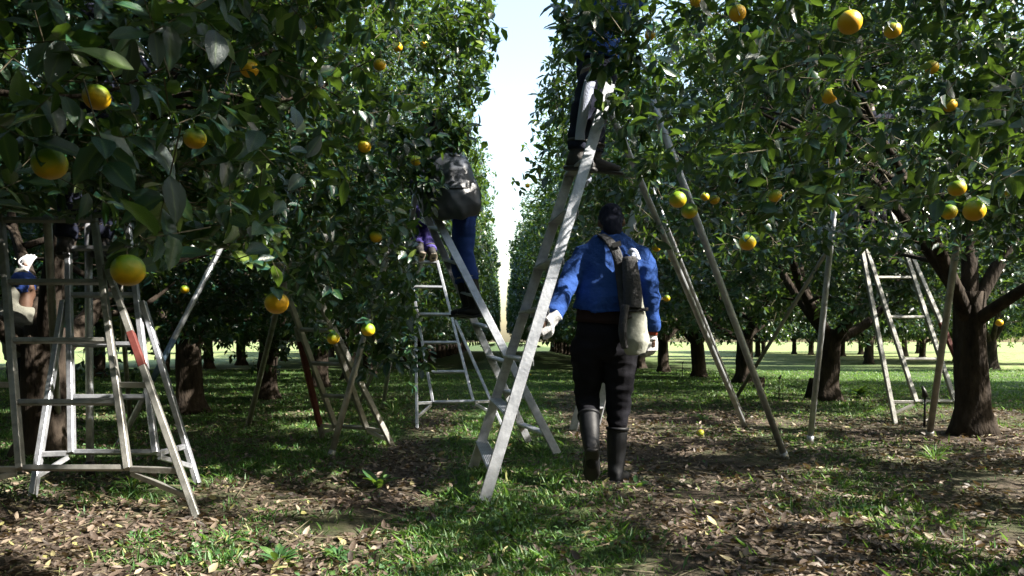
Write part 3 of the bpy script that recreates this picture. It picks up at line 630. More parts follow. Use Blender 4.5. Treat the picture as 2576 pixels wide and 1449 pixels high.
# ------------------------------------------------------------------ ladders
def ladder(label, BL, BR, TL, TR, ts, m, footL=None, footR=None, joint=.6, pole=None, pole_top=None, sec=(.034, .045), red=None, tread=None, over=.0, bar_over=(0, 0), midbar=None, platform=False):
    base = ((BL + BR) / 2).xy.to_3d(); t = thing('orchard_ladder', label, 'ladder', base, 'tripod picking ladders')
    side = (BR - BL).normalized(); nn = (TL - BL).cross(side).normalized()
    for a, b in ((BL, TL), (BR, TR)):
        MB().add(*bar(a, b + (b - a) * over, sec[0], sec[1], side)).build('rail', m, t, False)
    for k, f in enumerate(ts):
        a = BL.lerp(TL, f); b = BR.lerp(TR, f); a, b = a + side * sec[0] * .5, b - side * sec[0] * .5
        if tread:
            fl = Vector((0, 0, 1)).cross(side).normalized(); mb = MB().add(*bar(a, b, tread, .012, fl))
            for q in range(-3, 4): mb.add(*bar(a + fl * tread * q * .13 + Vector((0, 0, .008)), b + fl * tread * q * .13 + Vector((0, 0, .008)), .005, .006, fl))
            mb.add(*bar(a + fl * tread * .5 - Vector((0, 0, .014)), b + fl * tread * .5 - Vector((0, 0, .014)), .003, .035, fl))
            mb.build('tread', m, t, False)
        else: MB().add(*bar(a, b, .03, .028, nn)).build('rung', m, t, False)
    if footL is not None or footR is not None:
        for sgn, fpt, (Bx, Tx) in ((-1, footL, (BL, TL)), (1, footR, (BR, TR))):
            if fpt is None: continue
            top = Bx.lerp(Tx, joint) + side * sgn * sec[0] * 1.02
            MB().add(*bar(top, fpt, sec[0], sec[1], side)).build('outer_leg', m, t, False)
            # point on the leg at base-bar height
            f = (top.z - Bx.z) / max(.01, top.z - fpt.z); hit = top.lerp(fpt, min(f, .97))
            MB().add(*bar(Bx + side * sgn * sec[0] * .5, hit - side * sgn * .01, .03, .028, (0, 0, 1))).build('base_bar', m, t, False)
            g2 = top.lerp(fpt, min(.98, f + (1 - f) * .55)); MB().add(*bar(Bx + side * sgn * sec[0] * .6 - Vector((0, 0, .022)), g2, .028, .022, (0, 0, 1))).build('brace', m, t, False)
            if midbar:
                a = Bx.lerp(Tx, midbar); f3 = (top.z - a.z) / max(.01, top.z - fpt.z); MB().add(*bar(a + side * sgn * sec[0] * .5, top.lerp(fpt, f3), .03, .028, (0, 0, 1))).build('side_rung', m, t, False)
            if red and ((red[0] == 'L') == (sgn < 0)):
                a, b = top.lerp(fpt, red[1]), top.lerp(fpt, red[2]); MB().add(*bar(a, b, sec[0] + .004, sec[1] + .004, side)).build('red_band', M['red'], t, False)
    if pole is not None:
        pt = pole_top if pole_top is not None else (TL + TR) / 2
        MB().add(*loft(segs(pt, pole, 4), [.024] * 4, seg=14)).build('support_pole', m, t)
        MB().add(*loft([pole + (pt - pole).normalized() * .09, pole], [.028, .029], seg=14)).build('pole_foot', M['rubber'] if m is M['alu'] else m, t)
    return t

# front tread ladder that the walking man holds
A_bl, A_br = G(1190, 1176), G(1216, 1266); A_tl, A_tr = P(1497, 248, 5.16), P(1534, 212, 4.82)
ladder('tall aluminium tread ladder gripped by the man in the blue jacket', A_bl + Vector((0, 0, .0)), A_br, A_tl, A_tr, [.075, .195, .315, .435, .555, .675, .80, .92], M['alu'], pole=G(1877, 1080), sec=(.026, .064), tread=.082)
B_bl, B_br = G(1330, 1112), G(1402, 1142)
ladder('aluminium tread ladder under the picker in rubber boots with a black sack', B_bl, B_br, P(1040, 470, 7.0), P(1063, 480, 6.55), [.07, .20, .33, .46, .585, .71, .84], M['alu'], pole=G(962, 1032), pole_top=P(1045, 490, 6.8), sec=(.026, .062), tread=.078)
C_b, C_t = G(1442, 1082), P(1622, 450, 7.9)
ladder('tread ladder half hidden behind the legs of the walking man', C_b, C_b + Vector((.30, .62, 0)), C_t, C_t + Vector((.16, .40, 0)), [.07, .20, .33, .46, .59, .72, .85], M['alu'], sec=(.028, .08), tread=.08, pole=Vector((2.9, 9.8, 0)))
ladder('big weathered square-tube ladder closest to the camera', P(52, 1180, 4.06), P(322, 1180, 4.06), P(2, 545, 4.75), P(236, 545, 4.75), [0.004, .235, .47, .71, .985], M['alu_dull'],
       footL=Vector((-2.95, 3.9, 0)), footR=G(497, 1306), joint=.78, pole=G(150, 1135), red=('R', .30, .44), midbar=.30, over=.0)
ladder('sunlit silver square-tube ladder with a round middle pole beneath dark trousered picker', P(181, 1140, 4.62), P(392, 1140, 4.62), P(170, 540, 5.35), P(318, 540, 5.35), [.004, .21, .42, .63, .84], M['alu'],
       footL=G(82, 1250), footR=G(497, 1216), joint=.60, pole=G(227, 1196), pole_top=P(222, 560, 5.3))
ladder('grey ladder with a red painted leg under low hanging orange branches', P(844, 1073, 7.05), P(922, 1078, 6.75), P(690, 650, 6.4), P(768, 650, 6.1), [.004, .20, .40, .60, .80, .97], M['alu_dull'],
       footL=G(812, 1102), footR=G(988, 1125), joint=.62, pole=Vector((-2.6, 8.2, 0)), red=('L', .12, .88))
ladder('slim silver ladder with a picker in violet trousers crouching on top', P(1089, 1013, 8.1), P(1191, 1011, 8.1), P(1026, 655, 8.9), P(1100, 657, 8.9), [.004, .2, .4, .6, .8, .99], M['alu'],
       footL=G(1049, 1081), footR=G(1265, 1076), joint=.55, pole=Vector((-1.9, 10.5, 0)), sec=(.030, .034))
ladder('weathered ladder with red mark beside the thick trunk', P(2305, 1011, 8.5), P(2402, 1011, 8.5), P(2130, 475, 9.2), P(2224, 475, 9.2), [.004, .19, .38, .565, .75, .93], M['alu_dull'],
       footL=G(2252, 1066), footR=G(2478, 1066), joint=.72, red=('R', .45, .68), pole=Vector((3.2, 11.2, 0)), sec=(.045, .045))
def pole(label, top, foot, m, r=.024, band=None):
    t = thing('prop_pole', label, 'pole', foot.xy.to_3d(), 'round ladder poles standing under the trees')
    MB().add(*loft(segs(top, foot, 4), [r] * 4, seg=14)).build('shaft', m, t)
    MB().add(*loft([foot + (top - foot).normalized() * .07, foot], [r * 1.18] * 2, seg=14)).build('foot_cap', m, t)
    if band: MB().add(*loft([top.lerp(foot, band[0]), top.lerp(foot, band[1])], [r * 1.04] * 2, seg=14)).build('blue_band', M['blue'], t)
pole('round aluminium pole slanting down just right of the walking man, its foot nearest the path', P(1640, 250, 5.0), G(1977, 1156), M['alu'])
pole('near upright pale aluminium pole in front of the dark mid-row trunk', P(2112, 400, 6.4), G(2037, 1116), M['alu'])
pole('long weathered pole slanting up in front of the thick trunk', P(2478, 120, 6.0), G(2337, 1102), M['alu_dull'], .028)
pole('leaning grey pole with faded blue paint beside the left trunk', P(562, 610, 7.3), G(298, 1122), M['alu'], .024, (.50, .70))
pole('short grey pole crossing the red legged ladder', P(985, 600, 6.4), G(830, 1156), M['alu_dull'], .024)
pole('thin grey pole seen through the rungs of the closest ladder', P(296, 640, 6.6), G(328, 1070), M['alu_dull'], .022)

# ------------------------------------------------------------------ other pickers
def picker(label, feet, face, mats, **k):
    kk = dict(lean=.1, reach=.4); kk.update({a: k.pop(a) for a in list(k) if a in ('lean', 'reach', 'h', 'split', 'crouch')})
    Jp, f, s = picking_joints(feet, face, **kk)
    o = dict(fwd=f, palml=(0, 0, 1), palmr=(0, 0, 1), boot_top=.5); o.update(k)
    return figure(label, Jp, mats, o, Vector(feet)), Jp
fa = P(1462, 428, 5.0)
JA, f_, s_ = picking_joints(fa, R(5), lean=.12, reach=.4, split=.10)
JA.update(anr=P(1452, 388, 4.92), knr=P(1462, 292, 4.92), hipr=P(1492, 192, 4.95), toer=P(1492, 418, 4.86), anl=P(1492, 396, 5.12), knl=P(1500, 300, 5.1), hipl=P(1508, 195, 5.1), toel=P(1560, 428, 5.08),
          pelvis=P(1502, 180, 5.02), waist=P(1504, 130, 5.02), chest=P(1510, 40, 5.02), neck=P(1530, -30, 5.02), head=P(1545, -80, 5.02))
for k_, dy in (('l', .16), ('r', -.16)):
    JA['sh' + k_] = JA['chest'] + Vector((.02, dy, .08)); JA['el' + k_] = JA['sh' + k_] + Vector((.22, dy * .4, .08)); JA['wr' + k_] = JA['el' + k_] + Vector((.12, 0, .2)); JA['ha' + k_] = JA['wr' + k_] + Vector((.03, 0, .1))
pa = figure('picker in dark trousers with white side panel standing high on the tall ladder', JA, dict(trousers=M['navy'], shirt=M['blue_cloth'], cap=M['blue_cloth'], boot=M['shoe'], sole=M['rubber']),
            dict(fwd=(1, 0, 0), palml=(0, 0, 1), palmr=(0, 0, 1), boot_top=.34, heml=.10, hemrad=.070, w=.85), fa)
MB().add(*limb([P(1484, 205, 4.852), P(1474, 250, 4.836), P(1465, 300, 4.838), P(1460, 330, 4.845), P(1459, 352, 4.852)], [(.034, .020), (.035, .020), (.031, .018), (.028, .016), (.031, .014)], 6, (1, 0, 0), 14)).build('white_panel', M['white_cloth'], pa)
rag = thing('rag', 'white cotton rag hanging on the ladder below the striped picker\'s boots', 'rag', P(1472, 455, 4.9)); 
fuse('cloth', [limb([P(1470, 432, 4.9), P(1474, 450, 4.89), P(1465, 468, 4.9)], [(.03, .018), (.035, .02), (.02, .012)], 5)], M['white_cloth'], rag, .008, 2, fold_fn(.008, 30, 12, 2))
fb = P(1192, 797, 6.75)
pb, JB = picker('picker in blue trousers and rubber boots carrying a black sack on a ladder', fb, R(178), dict(trousers=M['jeans'], shirt=M['dark_canvas'], cap=M['navy'], boot=M['boot'], rim=M['alu_dull']), boot_top=.62, heml=.5, hemr=.5, hemrad=.075, lean=.20, split=.08, w=.95)
sack = thing('picking_sack', 'dark grey plastic sack bulging at the hip of the ladder picker', 'sack', P(1140, 545, 6.42))
fuse('sack_body', [limb([P(1128, 396, 6.5), P(1128, 430, 6.45), P(1132, 480, 6.4), P(1140, 525, 6.4), P(1142, 546, 6.42)], [(.13, .07), (.19, .11), (.23, .15), (.235, .15), (.17, .10)], 6, (1, 0, 0), 22)], M['poly'], sack, .014, 3, fold_fn(.014, 7, 3, 6))
MB().add(*limb([P(1080, 476, 6.38), P(1130, 474, 6.24), P(1180, 472, 6.30), P(1196, 470, 6.42)], [(.007, .006)] * 4, 5)).build('sack_seam', M['rubber'], sack)
MB().add(*limb([P(1110, 398, 6.5), P(1140, 392, 6.44), P(1172, 402, 6.5)], [(.03, .025)] * 3, 5)).build('sack_lip', M['poly'], sack)
fh = P(1072, 655, 8.85)
ph_, JH = picker('picker in violet patterned trousers crouching on the slim silver ladder', fh, R(112), dict(trousers=M['purple'], shirt=M['navy'], cap=M['navy'], boot=M['shoe'], sole=M['sole']), boot_top=.2, heml=.1, crouch=.75, split=.085, h=.95)
fd = P(2205, 607, 8.95)
pd_, JD = picker('picker in black standing in the foliage on the weathered ladder by the trunk', fd, R(95), dict(trousers=M['black_cloth'], shirt=M['navy'], cap=M['navy'], boot=M['shoe']), boot_top=.3, split=.09)
fe = P(208, 649, 5.25)
pe_, JE = picker('picker in dark clothes standing on the sunlit silver ladder among leaves', fe, R(95), dict(trousers=M['navy'], shirt=M['navy'], cap=M['navy'], boot=M['shoe']), boot_top=.3, split=.10)
# crouched picker behind the closest ladder
of = Vector((-3.72, 6.2, 0))
def fq(px, py, y=6.2): return P(px, py, y)
JF = dict(head=fq(62, 722), neck=fq(64, 770, 6.2), chest=fq(58, 812), waist=fq(72, 880), pelvis=fq(78, 915), shl=fq(20, 795), shr=fq(100, 790, 6.3), ell=fq(32, 745, 6.15), wrl=fq(60, 678, 6.2), hal=fq(74, 645, 6.2), elr=fq(120, 830, 6.4), wrr=fq(135, 790, 6.45), har=fq(140, 770, 6.45),
          hipl=fq(58, 925), hipr=fq(98, 925), knl=fq(62, 1010, 6.1), knr=fq(98, 1010, 6.15), anl=fq(66, 1105), anr=fq(96, 1105), toel=fq(80, 1120, 6.05), toer=fq(110, 1120, 6.05))
figure('picker in blue cap and pale shirt bending behind the closest ladder', JF, dict(trousers=M['navy'], shirt=M['tan'], cap=M['jeans'], boot=M['boot']), dict(fwd=(.3, .9, 0), palml=(0, 1, .2), palmr=(0, 1, 0), boot_top=.5, heml=.4, gg=.95, hsize=.16, cuff=.97), of)

CLEAR += [((.42, 4.9, 2.10), .40), ((.45, 4.9, 2.42), .30), ((.30, 4.9, 1.85), .35), ((.55, 4.75, 2.25), .26)]
CLEAR += [(tuple(P(1145, 465, 6.1)), .36), (tuple(P(1145, 480, 5.6)), .30), (tuple(P(1150, 600, 6.6)), .38), (tuple(P(1170, 690, 6.6)), .36)]
CLEAR += [(tuple(P(1070, 615, 8.7)), .30), (tuple(P(208, 610, 5.1)), .25)]
CLEAR += [(tuple(P(2200, 590, 8.9)), .25)]

# ------------------------------------------------------------------ trees
def trunk_mesh(seed, h=.85, r=.16, reach=2.6, zt=3.6, limbs=5, x0=0, y0=0):
    rd = random.Random(seed); mb = MB()
    bend = Vector((rd.uniform(-.08, .08), rd.uniform(-.08, .08), 0)); n = 9
    def rf(i, a, p): return 1 + .10 * math.sin(a * 3 + seed + p.z * 3) + .10 * noise.noise(Vector((math.cos(a) * 2 + seed, math.sin(a) * 2, p.z * 5))) + (.16 * max(0, math.sin(a * 4 + seed)) * max(0, 1 - p.z / .22))
    pts = [Vector((0, 0, -.05)) + bend * (i / n) ** 2 + Vector((0, 0, (h + .17) * i / n)) for i in range(n + 1)]
    rad = [r * (1.45 - .45 * min(1, (i / n) / .22)) * (1 - .12 * i / n) for i in range(n + 1)]
    mb.add(*loft(pts, rad, (1, 0, 0), 18, rf)); top = pts[-1] - Vector((0, 0, .12)); tips = []
    a0 = rd.uniform(0, 6.28)
    for k in range(limbs):
        a = a0 + k * 6.283 / limbs + rd.uniform(-.35, .35); rr = reach * rd.uniform(.55, 1.0); zz = rd.uniform(1.7, zt)
        st_ = top - Vector((0, 0, rd.uniform(0, .2))); end = Vector((math.cos(a) * rr, math.sin(a) * rr * .75, zz))
        m1 = st_.lerp(end, .33) + Vector((rd.uniform(-.18, .18), rd.uniform(-.18, .18), rd.uniform(-.15, .25))); m2 = st_.lerp(end, .68) + Vector((rd.uniform(-.25, .25), rd.uniform(-.25, .25), rd.uniform(-.05, .3)))
        r1 = r * rd.uniform(.45, .62)
        def rg(i, a, p): return 1 + .12 * noise.noise(Vector((math.cos(a) * 2, math.sin(a) * 2 + k, p.z * 6 + p.x * 5)))
        pp = limb([st_, m1, m2, end], [r1, r1 * .72, r1 * .45, .02], 5, seg=10)
        mb.add(*pp)
        for j in range(4):
            f = rd.uniform(.25, .9); b = (st_.lerp(m1, f * 3) if f < .33 else m1.lerp(m2, (f - .33) * 3) if f < .66 else m2.lerp(end, (f - .66) * 3))
            d = Vector((math.cos(a + rd.uniform(-1.2, 1.2)), math.sin(a + rd.uniform(-1.2, 1.2)), rd.uniform(-.25, 1.0))).normalized(); ln = rd.uniform(.6, 1.4)
            e = b + d * ln; mm = b.lerp(e, .5) + Vector((rd.uniform(-.12, .12), rd.uniform(-.12, .12), rd.uniform(-.08, .12)))
            mb.add(*limb([b, mm, e], [r1 * .36, r1 * .24, .008], 4, seg=7))
            for q in range(2):
                b2 = mm.lerp(e, rd.random()); e2 = b2 + Vector((rd.uniform(-1, 1), rd.uniform(-1, 1), rd.uniform(-.6, .6))).normalized() * rd.uniform(.3, .7)
                mb.add(*limb([b2, b2.lerp(e2, .5) + Vector((0, 0, rd.uniform(-.06, .06))), e2], [.012, .009, .004], 3, seg=5))
    return mesh('trunk', mb.V, mb.F, M['bark'])
TREES = 'orange trees planted in rows'
def near_tree(label, x, y, kind, n_cl, n_sh, geo, seed, sgn, trunk=None, parts=300, L=.088, th=.85, tr=.16, sprays=()):
    """sgn=+1: the alley lies on the +x side"""
    t = thing('orange_tree', label, 'tree', (x, y, 0), TREES)
    rin, rout, ry, zb, zt = geo
    link('trunk', trunk or trunk_mesh(seed, th, tr, 2.1), t)
    c = crown_clumps(n_cl, rin, rout, ry, zb, zt, x, y)
    if sgn < 0: c = (c[0] * np.array([-1, 1, 1]), c[1] * np.array([-1, 1, 1]), c[2])
    p, o = make_shoots(c, n_sh); p = p + np.array([x, y, 0.]); hid = ((p[:, 0] - x) * sgn < -.6) & (rng.random(len(p)) < .5)
    k = keep(p) & ~hid; p, o = p[k], o[k]; free = np.zeros(len(p), bool)
    for c_, sg, m_ in sprays:
        q_ = np.array(c_) + rng.normal(0, sg, (m_, 3)); o_ = unit(np.array([sgn * .7, -.5, -.25]) + rng.normal(0, .3, (m_, 3)))
        p = np.vstack([p, q_]); o = np.vstack([o, o_]); free = np.concatenate([free, np.ones(m_, bool)])
    pos, tt, nr, ln, wd, cu_, tw = make_leaves(p, o, L)
    k = (keep(pos + tt * ln[:, None] * .5) & keep(pos + tt * ln[:, None])) | np.repeat(free, 7); pos, tt, nr, ln, wd, cu_ = (a[k] for a in (pos, tt, nr, ln, wd, cu_))
    sel = np.zeros(len(pos), bool)
    if parts:
        Y = pos[:, 1]; q = pos + tt * ln[:, None] * .5; vis = q[:, 1] > .5; q2 = q.copy(); q2[~vis, 1] = 1; px, py = project(q2)
        vis &= (px > 0) & (px < 2576) & (py > 0) & (py < 1449)
        idx = np.where(vis)[0]; idx = idx[np.argsort(q[idx, 1])]; seen = set(); pick = []
        for i in idx:
            g = (int(px[i] // 26), int(py[i] // 26))
            if g in seen: continue
            for dx in (-1, 0, 1):
                for dy in (-1, 0, 1): seen.add((g[0] + dx, g[1] + dy))
            pick.append(i)
            if len(pick) >= parts: break
        sel[pick] = True; org = np.array([x, y, 0.])
        s = unit(np.cross(tt, nr)); n2 = np.cross(s, tt)
        for i in pick:
            ob = bpy.data.objects.new('leaf', LEAFM[int(rng.integers(0, 6))]); COL.objects.link(ob); ob.parent = t
            m = Matrix(((s[i][0], tt[i][0], n2[i][0]), (s[i][1], tt[i][1], n2[i][1]), (s[i][2], tt[i][2], n2[i][2])))
            ob.location = Vector(pos[i] - org); ob.rotation_euler = m.to_euler(); ob.scale = (ln[i] * 1.08,) * 3
    r_ = ~sel; org = np.array([x, y, 0.]); tk = (tw[1][:, 1] > 1) & keep(tw[1]) & keep(tw[0]); V, T = twigs(tw[0][tk] - org, tw[1][tk] - org, .0026)
    q = pos[r_]; sd = (q[:, 1] > 1.2); qq = q.copy(); qq[~sd, 1] = 1; px, py = project(qq); fine = sd & (px > -150) & (px < 2750) & (py > -150) & (q[:, 1] < 7.5) & (np.abs(q[:, 0]) < 3.2) & (kind == 4)
    me = bulk('crown', 2, pos[r_] - org, tt[r_], nr[r_], ln[r_], wd[r_], cu_[r_], M['leaf'], (V, T) if tk.any() else None, fine)
    cr = link('crown', me, t); cr['kind'] = 'stuff'
    return t

LG = (3.45, 3.0, 2.1, .85, 5.5)      # left row, alley side reach first
RG = (4.05, 3.0, 2.6, 1.05, 5.9)
near_tree('orange tree overhanging the camera from the left with large close leaves', -3.5, 2.9, 4, 620, 10300, LG, 3, 1, L=.102)
near_tree('orange tree behind the closest ladder, its trunk dark and thick', -3.45, 6.0, 4, 560, 10300, LG, 5, 1, tr=.165, parts=300, sprays=[(P(1085, 330, 6.1), .13, 36), (P(1130, 335, 6.1), .07, 16), (P(1050, 430, 6.1), .07, 12), (P(1085, 500, 6.15), .03, 3), (P(1010, 850, 6.4), .1, 18), (P(960, 870, 5.6), .09, 16)])
near_tree('orange tree on the left with a sun fleck low on its bark', -3.75, 9.65, 4, 640, 11500, (3.6, 3.0, 2.1, .9, 5.5), 8, 1, parts=120)
near_tree('orange tree overhanging the camera from the right with sunlit twigs', 4.7, 2.9, 4, 680, 12600, RG, 13, -1, sprays=[(P(1490, 60, 4.5), .08, 20), (P(1515, 130, 4.5), .05, 8), (P(1560, 60, 4.5), .09, 18), (P(1615, 300, 4.6), .07, 14), (P(1640, 420, 4.4), .06, 9), (P(1600, 180, 4.6), .07, 14)])
near_tree('orange tree on the right with the thickest bare trunk', 4.32, 7.4, 4, 560, 10300, (3.98, 3.0, 2.6, 1.1, 5.9), 16, -1, th=1.2, tr=.148, parts=300, sprays=[(P(2190, 300, 6.9), .16, 40), (P(2215, 400, 7.2), .14, 26), (P(2170, 480, 7.4), .1, 12)])

near_tree('orange tree of the left row beside the camera position', -3.5, -.2, 2, 420, 8000, LG, 21, 1, parts=0)
near_tree('orange tree of the right row beside the camera position', 4.9, -1.4, 2, 400, 8000, RG, 22, -1, parts=0)
def shared(kind, n_cl, n_sh, geo, per=7, L=.088):
    c = crown_clumps(n_cl, *geo); p, o = make_shoots(c, n_sh); pos, tt, nr, ln, wd, cu_, tw = make_leaves(p, o, L, per); k = np.abs(pos[:, 0] + tt[:, 0] * ln) < geo[0] - .02 - .20 * (1 + np.sin(pos[:, 1] * 2.9 + pos[:, 2] * 1.7 + np.sin(pos[:, 2] * 4.1))) * (.4 + .6 * rng.random(len(pos))); pos, tt, nr, ln, wd, cu_ = (a[k] for a in (pos, tt, nr, ln, wd, cu_)); k = np.abs(tw[1][:, 0]) < geo[0] - .25; tw = (tw[0][k], tw[1][k])
    V, T = twigs(*tw, .003); return bulk('crown', kind, pos, tt, nr, ln, wd, cu_, M['leaf'], (V, T))
MID = [shared(4, 480, 8000, (3.4, 3.4, 2.1, z, 4.8)) for z in (1.0, 1.15)]
FAR = [shared(2, 360, 6600, (3.3, 3.3, 2.1, 1.15, 4.6), 5, .16)]
TRK = [trunk_mesh(40 + i, random.uniform(.7, 1.0), random.uniform(.15, .18)) for i in range(5)]
ORD = 'first second third fourth fifth sixth seventh eighth ninth tenth eleventh twelfth thirteenth fourteenth fifteenth sixteenth seventeenth eighteenth'.split(); CNT = {}
def nth(base):
    CNT[base] = CNT.get(base, -1) + 1; return base.replace('#', ORD[CNT[base]])
placed = []
def far_tree(label, x, y, crown, sx=1, sy=1, sz=1, rz=None):
    label = nth(label)
    t = thing('orange_tree', label, 'tree', (x, y, 0), TREES)
    link('trunk', TRK[len(placed) % 5], t).rotation_euler = (0, 0, random.uniform(0, 6.28))
    c = link('crown', crown, t); c['kind'] = 'stuff'; c.scale = (sx, sy, sz * 1.13 if x > 0 else sz * 1.08); c.rotation_euler = (0, 0, math.pi * random.randint(0, 1) if rz is None else rz)
    placed.append(t); return t
G_OUT2 = '# orange tree of the neighbouring left row outside the view'; G_OUT3 = '# orange tree of the neighbouring right row outside the view'
G_OUT = '# orange tree of the alley rows standing behind the camera'
# same rows continued beside and behind the viewpoint
for x, y in ((-3.5, -3.2), (-3.5, -6.3), (-3.5, -9.4), (-3.5, -12.5), (4.8, -5.2), (4.8, -8.4), (4.8, -11.6)): far_tree(G_OUT, x, y, MID[0], 1.1 if x < 0 else 1.3, 1.15)
for y in np.arange(-4, 8, 3.6): far_tree(G_OUT2, -9.9, float(y), MID[0], 1.0, 1.1)
for y in np.arange(-4, 15, 3.6): far_tree(G_OUT3, 14.0, float(y), MID[0], 1.0, 1.1)
# left row
for i, (y, w) in enumerate(((12.1, .98), (15.2, 1), (18.3, 1), (21.4, 1), (24.5, 1))):
    far_tree(['orange tree with a wide dark trunk seen between the left ladders', 'fourth tree of the left alley row counted from the blue-banded pole', 'orange tree of the left alley row behind the slim silver ladder', 'small looking orange tree deep in the left alley row', 'dim orange tree near the far end of the left alley'][i], -3.5 + random.uniform(-.1, .1), y, MID[i % 2], w)
for i, y in enumerate(np.arange(27.6, 75, 3.1)): far_tree('# distant orange tree along the left of the alley, past the slim silver ladder', -3.45, float(y), FAR[0])
# right row
lab = ['orange tree behind the near upright pole, trunk standing mid-row', 'orange tree forking low behind the two slanting poles', 'slender orange tree just right of the walking man\'s gloved hand', 'narrow trunked orange tree behind the walking man\'s hip']
for i, (x, y) in enumerate(((4.85, 12.0), (4.95, 16.5), (4.75, 19.5), (4.5, 22.6))): far_tree(lab[i], x, y, MID[(i + 1) % 2], 1.30, 1.2 if i < 2 else 1)
for y in np.arange(25.7, 75, 3.1): far_tree('# distant orange tree along the right of the alley, past the walking man', 4.4, float(y), FAR[0], 1.26)
# second and third rows
for y in np.arange(9.5, 42, 3.3): far_tree('# orange tree of the second row on the left, counting away from the camera', -9.6 + random.uniform(-.2, .2), float(y), (MID[0] if y < 16 else FAR[0]), .85)
for y in np.arange(14, 32, 3.6): far_tree('# orange tree of the third row on the left, counting away from the camera', -16.4, float(y), FAR[0], .85)
for i, (x, y) in enumerate(((15.1, 24.8), (14.4, 31.6), (15.2, 38.0), (14.6, 46))):
    far_tree('# orange tree of the far right row before the bright field, counting away', x, y, FAR[0] if y > 26 else MID[1], .9, 1.15)
far_tree('orange tree far right, trunk glowing in the sun', 19.5, 33.5, FAR[0], .8)
for i, (x, y) in enumerate(((23.5, 47), (24.5, 55), (25, 63), (31, 60), (33, 70), (24, 74), (40, 66))): far_tree('# thin distant orange tree standing in the bright field on the right', x, y, FAR[0], .8, 1.1)
for i, (x, y) in enumerate(((-22, 58), (-19, 66), (-26, 62), (-15, 72), (-31, 68))): far_tree('# thin distant orange tree standing in the bright gap on the left', x, y, FAR[0], .8, 1.1)

for y in np.arange(31, 70, 4.3): far_tree('# orange tree of the distant row lining the bright field on the right', 20.3 + random.uniform(-.5, .5), float(y), FAR[0], .85, 1.0)
for y in np.arange(45, 66, 4.2): far_tree('# orange tree at the distant end of the rows on the left', -9.6 - (y - 45) * .25, float(y), FAR[0], .85, 1.0)
# ------------------------------------------------------------------ oranges
def orange_meshes():
    out = []
    for k in range(3):
        V = []; Fc = []; su, sv = 20, 12
        for j in range(sv + 1):
            th = math.pi * j / sv
            for i in range(su):
                ph = 2 * math.pi * i / su; rr = 1 + .03 * noise.noise(Vector((math.cos(ph) * 1.5 + k * 5, math.sin(ph) * 1.5, math.cos(th) * 1.5)))
                z = math.cos(th) * (.94 + .02 * k); z -= .10 * math.exp(-(th / .28) ** 2) + (-.04) * math.exp(-((math.pi - th) / .25) ** 2)
                V.append((max(math.sin(th), .02) * math.cos(ph) * rr, max(math.sin(th), .02) * math.sin(ph) * rr, z))
        for j in range(sv):
            for i in range(su): a, b = j * su + i, j * su + (i + 1) % su; Fc.append((a, a + su, b + su, b))
        Fc.append(tuple(range(su))); Fc.append(tuple(range((sv + 1) * su - 1, sv * su - 1, -1)))
        out.append(mesh('orange', V, Fc, M['orange']))
    cv, cf = loft([(0, 0, .80), (0, 0, .93), (0, 0, 1.05), (.05, 0, 1.5)], [.16, .12, .05, .035], seg=7)
    return out, mesh('stalk', cv, cf, M['twig'])
OM, STALK = orange_meshes()

for i, (px, py, dm, gr, lb) in enumerate(OR):
    r = .0405 if dm > 30 else .037; Y = F * 2 * r / dm
    o = link('orange', OM[i % 3], None, P(px, py, Y)); o.scale = (r * random.uniform(.97, 1.04),) * 3; o.rotation_euler = (random.uniform(-.25, .25), random.uniform(-.25, .25), random.uniform(0, 6)); o['green'] = float(gr)
    tag(o, lb, 'orange', 'oranges hanging in the trees'); link('stalk', STALK, o)
    if dm >= 30:
        for q in range(3 if dm < 55 else 2):
            lf = link('leaf', LEAFM[(i + q) % 6], o, (random.uniform(-.1, .1), random.uniform(-.1, .1), 1.25 + .1 * q)); a = random.uniform(0, 6.28)
            lf.rotation_euler = (random.uniform(-.9, .25), random.uniform(-.3, .3), a); lf.scale = (random.uniform(1.5, 2.2),) * 3
for px, py, lb in ((1762, 1098, 'fallen orange lying on the litter right of the walking man'), (1333, 946, 'fallen orange on the path deep in the alley')):
    g = G(px, py); o = link('orange', OM[0], None, g + Vector((0, 0, .03))); o.scale = (.034,) * 3; o.rotation_euler = (1.3, .2, 0); o['green'] = -.2; tag(o, lb, 'orange', 'fallen oranges on the ground')

# ------------------------------------------------------------------ small plants and things on the ground
def weed(label, g, n, L, up, seed, m='weed'):
    L *= .68; rg = np.random.default_rng(seed); a = rg.uniform(0, 6.28, n); el = rg.uniform(up[0], up[1], n)
    t = unit(np.stack([np.cos(a), np.sin(a), np.tan(el)], 1)); ln = L * rg.uniform(.6, 1.2, n)
    pos = np.stack([.02 * np.cos(a), .02 * np.sin(a), rg.uniform(0, L * .5, n)], 1); nr = unit(np.array([0, 0, 1.]) + rg.normal(0, .2, (n, 3)))
    th = thing('weed', label, 'plant', g + Vector((0, 0, 0)), 'weeds growing on the orchard floor')
    link('foliage', bulk('foliage', 8, pos, t, nr, ln, ln * (.42 if m == 'weed' else .08), rg.uniform(.1, .6, n), M[m]), th)
    MB().add(*loft([g, g + Vector((.005, 0, L * .6))], [.004, .002], seg=5)).build('stem', M['weed'], th)
weed('broad leafed bright green weed in the path left of the tread ladder', G(950, 1232), 14, .16, (.5, 1.35), 1)
weed('leafy weed with a pair of wide leaves under the slanting poles', G(1768, 1062), 12, .14, (.1, .9), 2)
weed('tufted weed in sun at the bottom left of centre', G(700, 1420), 26, .10, (.2, 1.1), 3)
weed('spidery pale weed in the litter near the left ladder feet', G(575, 1372), 22, .16, (.1, 1.1), 4, 'grass')
weed('small weed beside the walking man\'s right boot', G(1600, 1232), 14, .10, (.2, 1.0), 5)
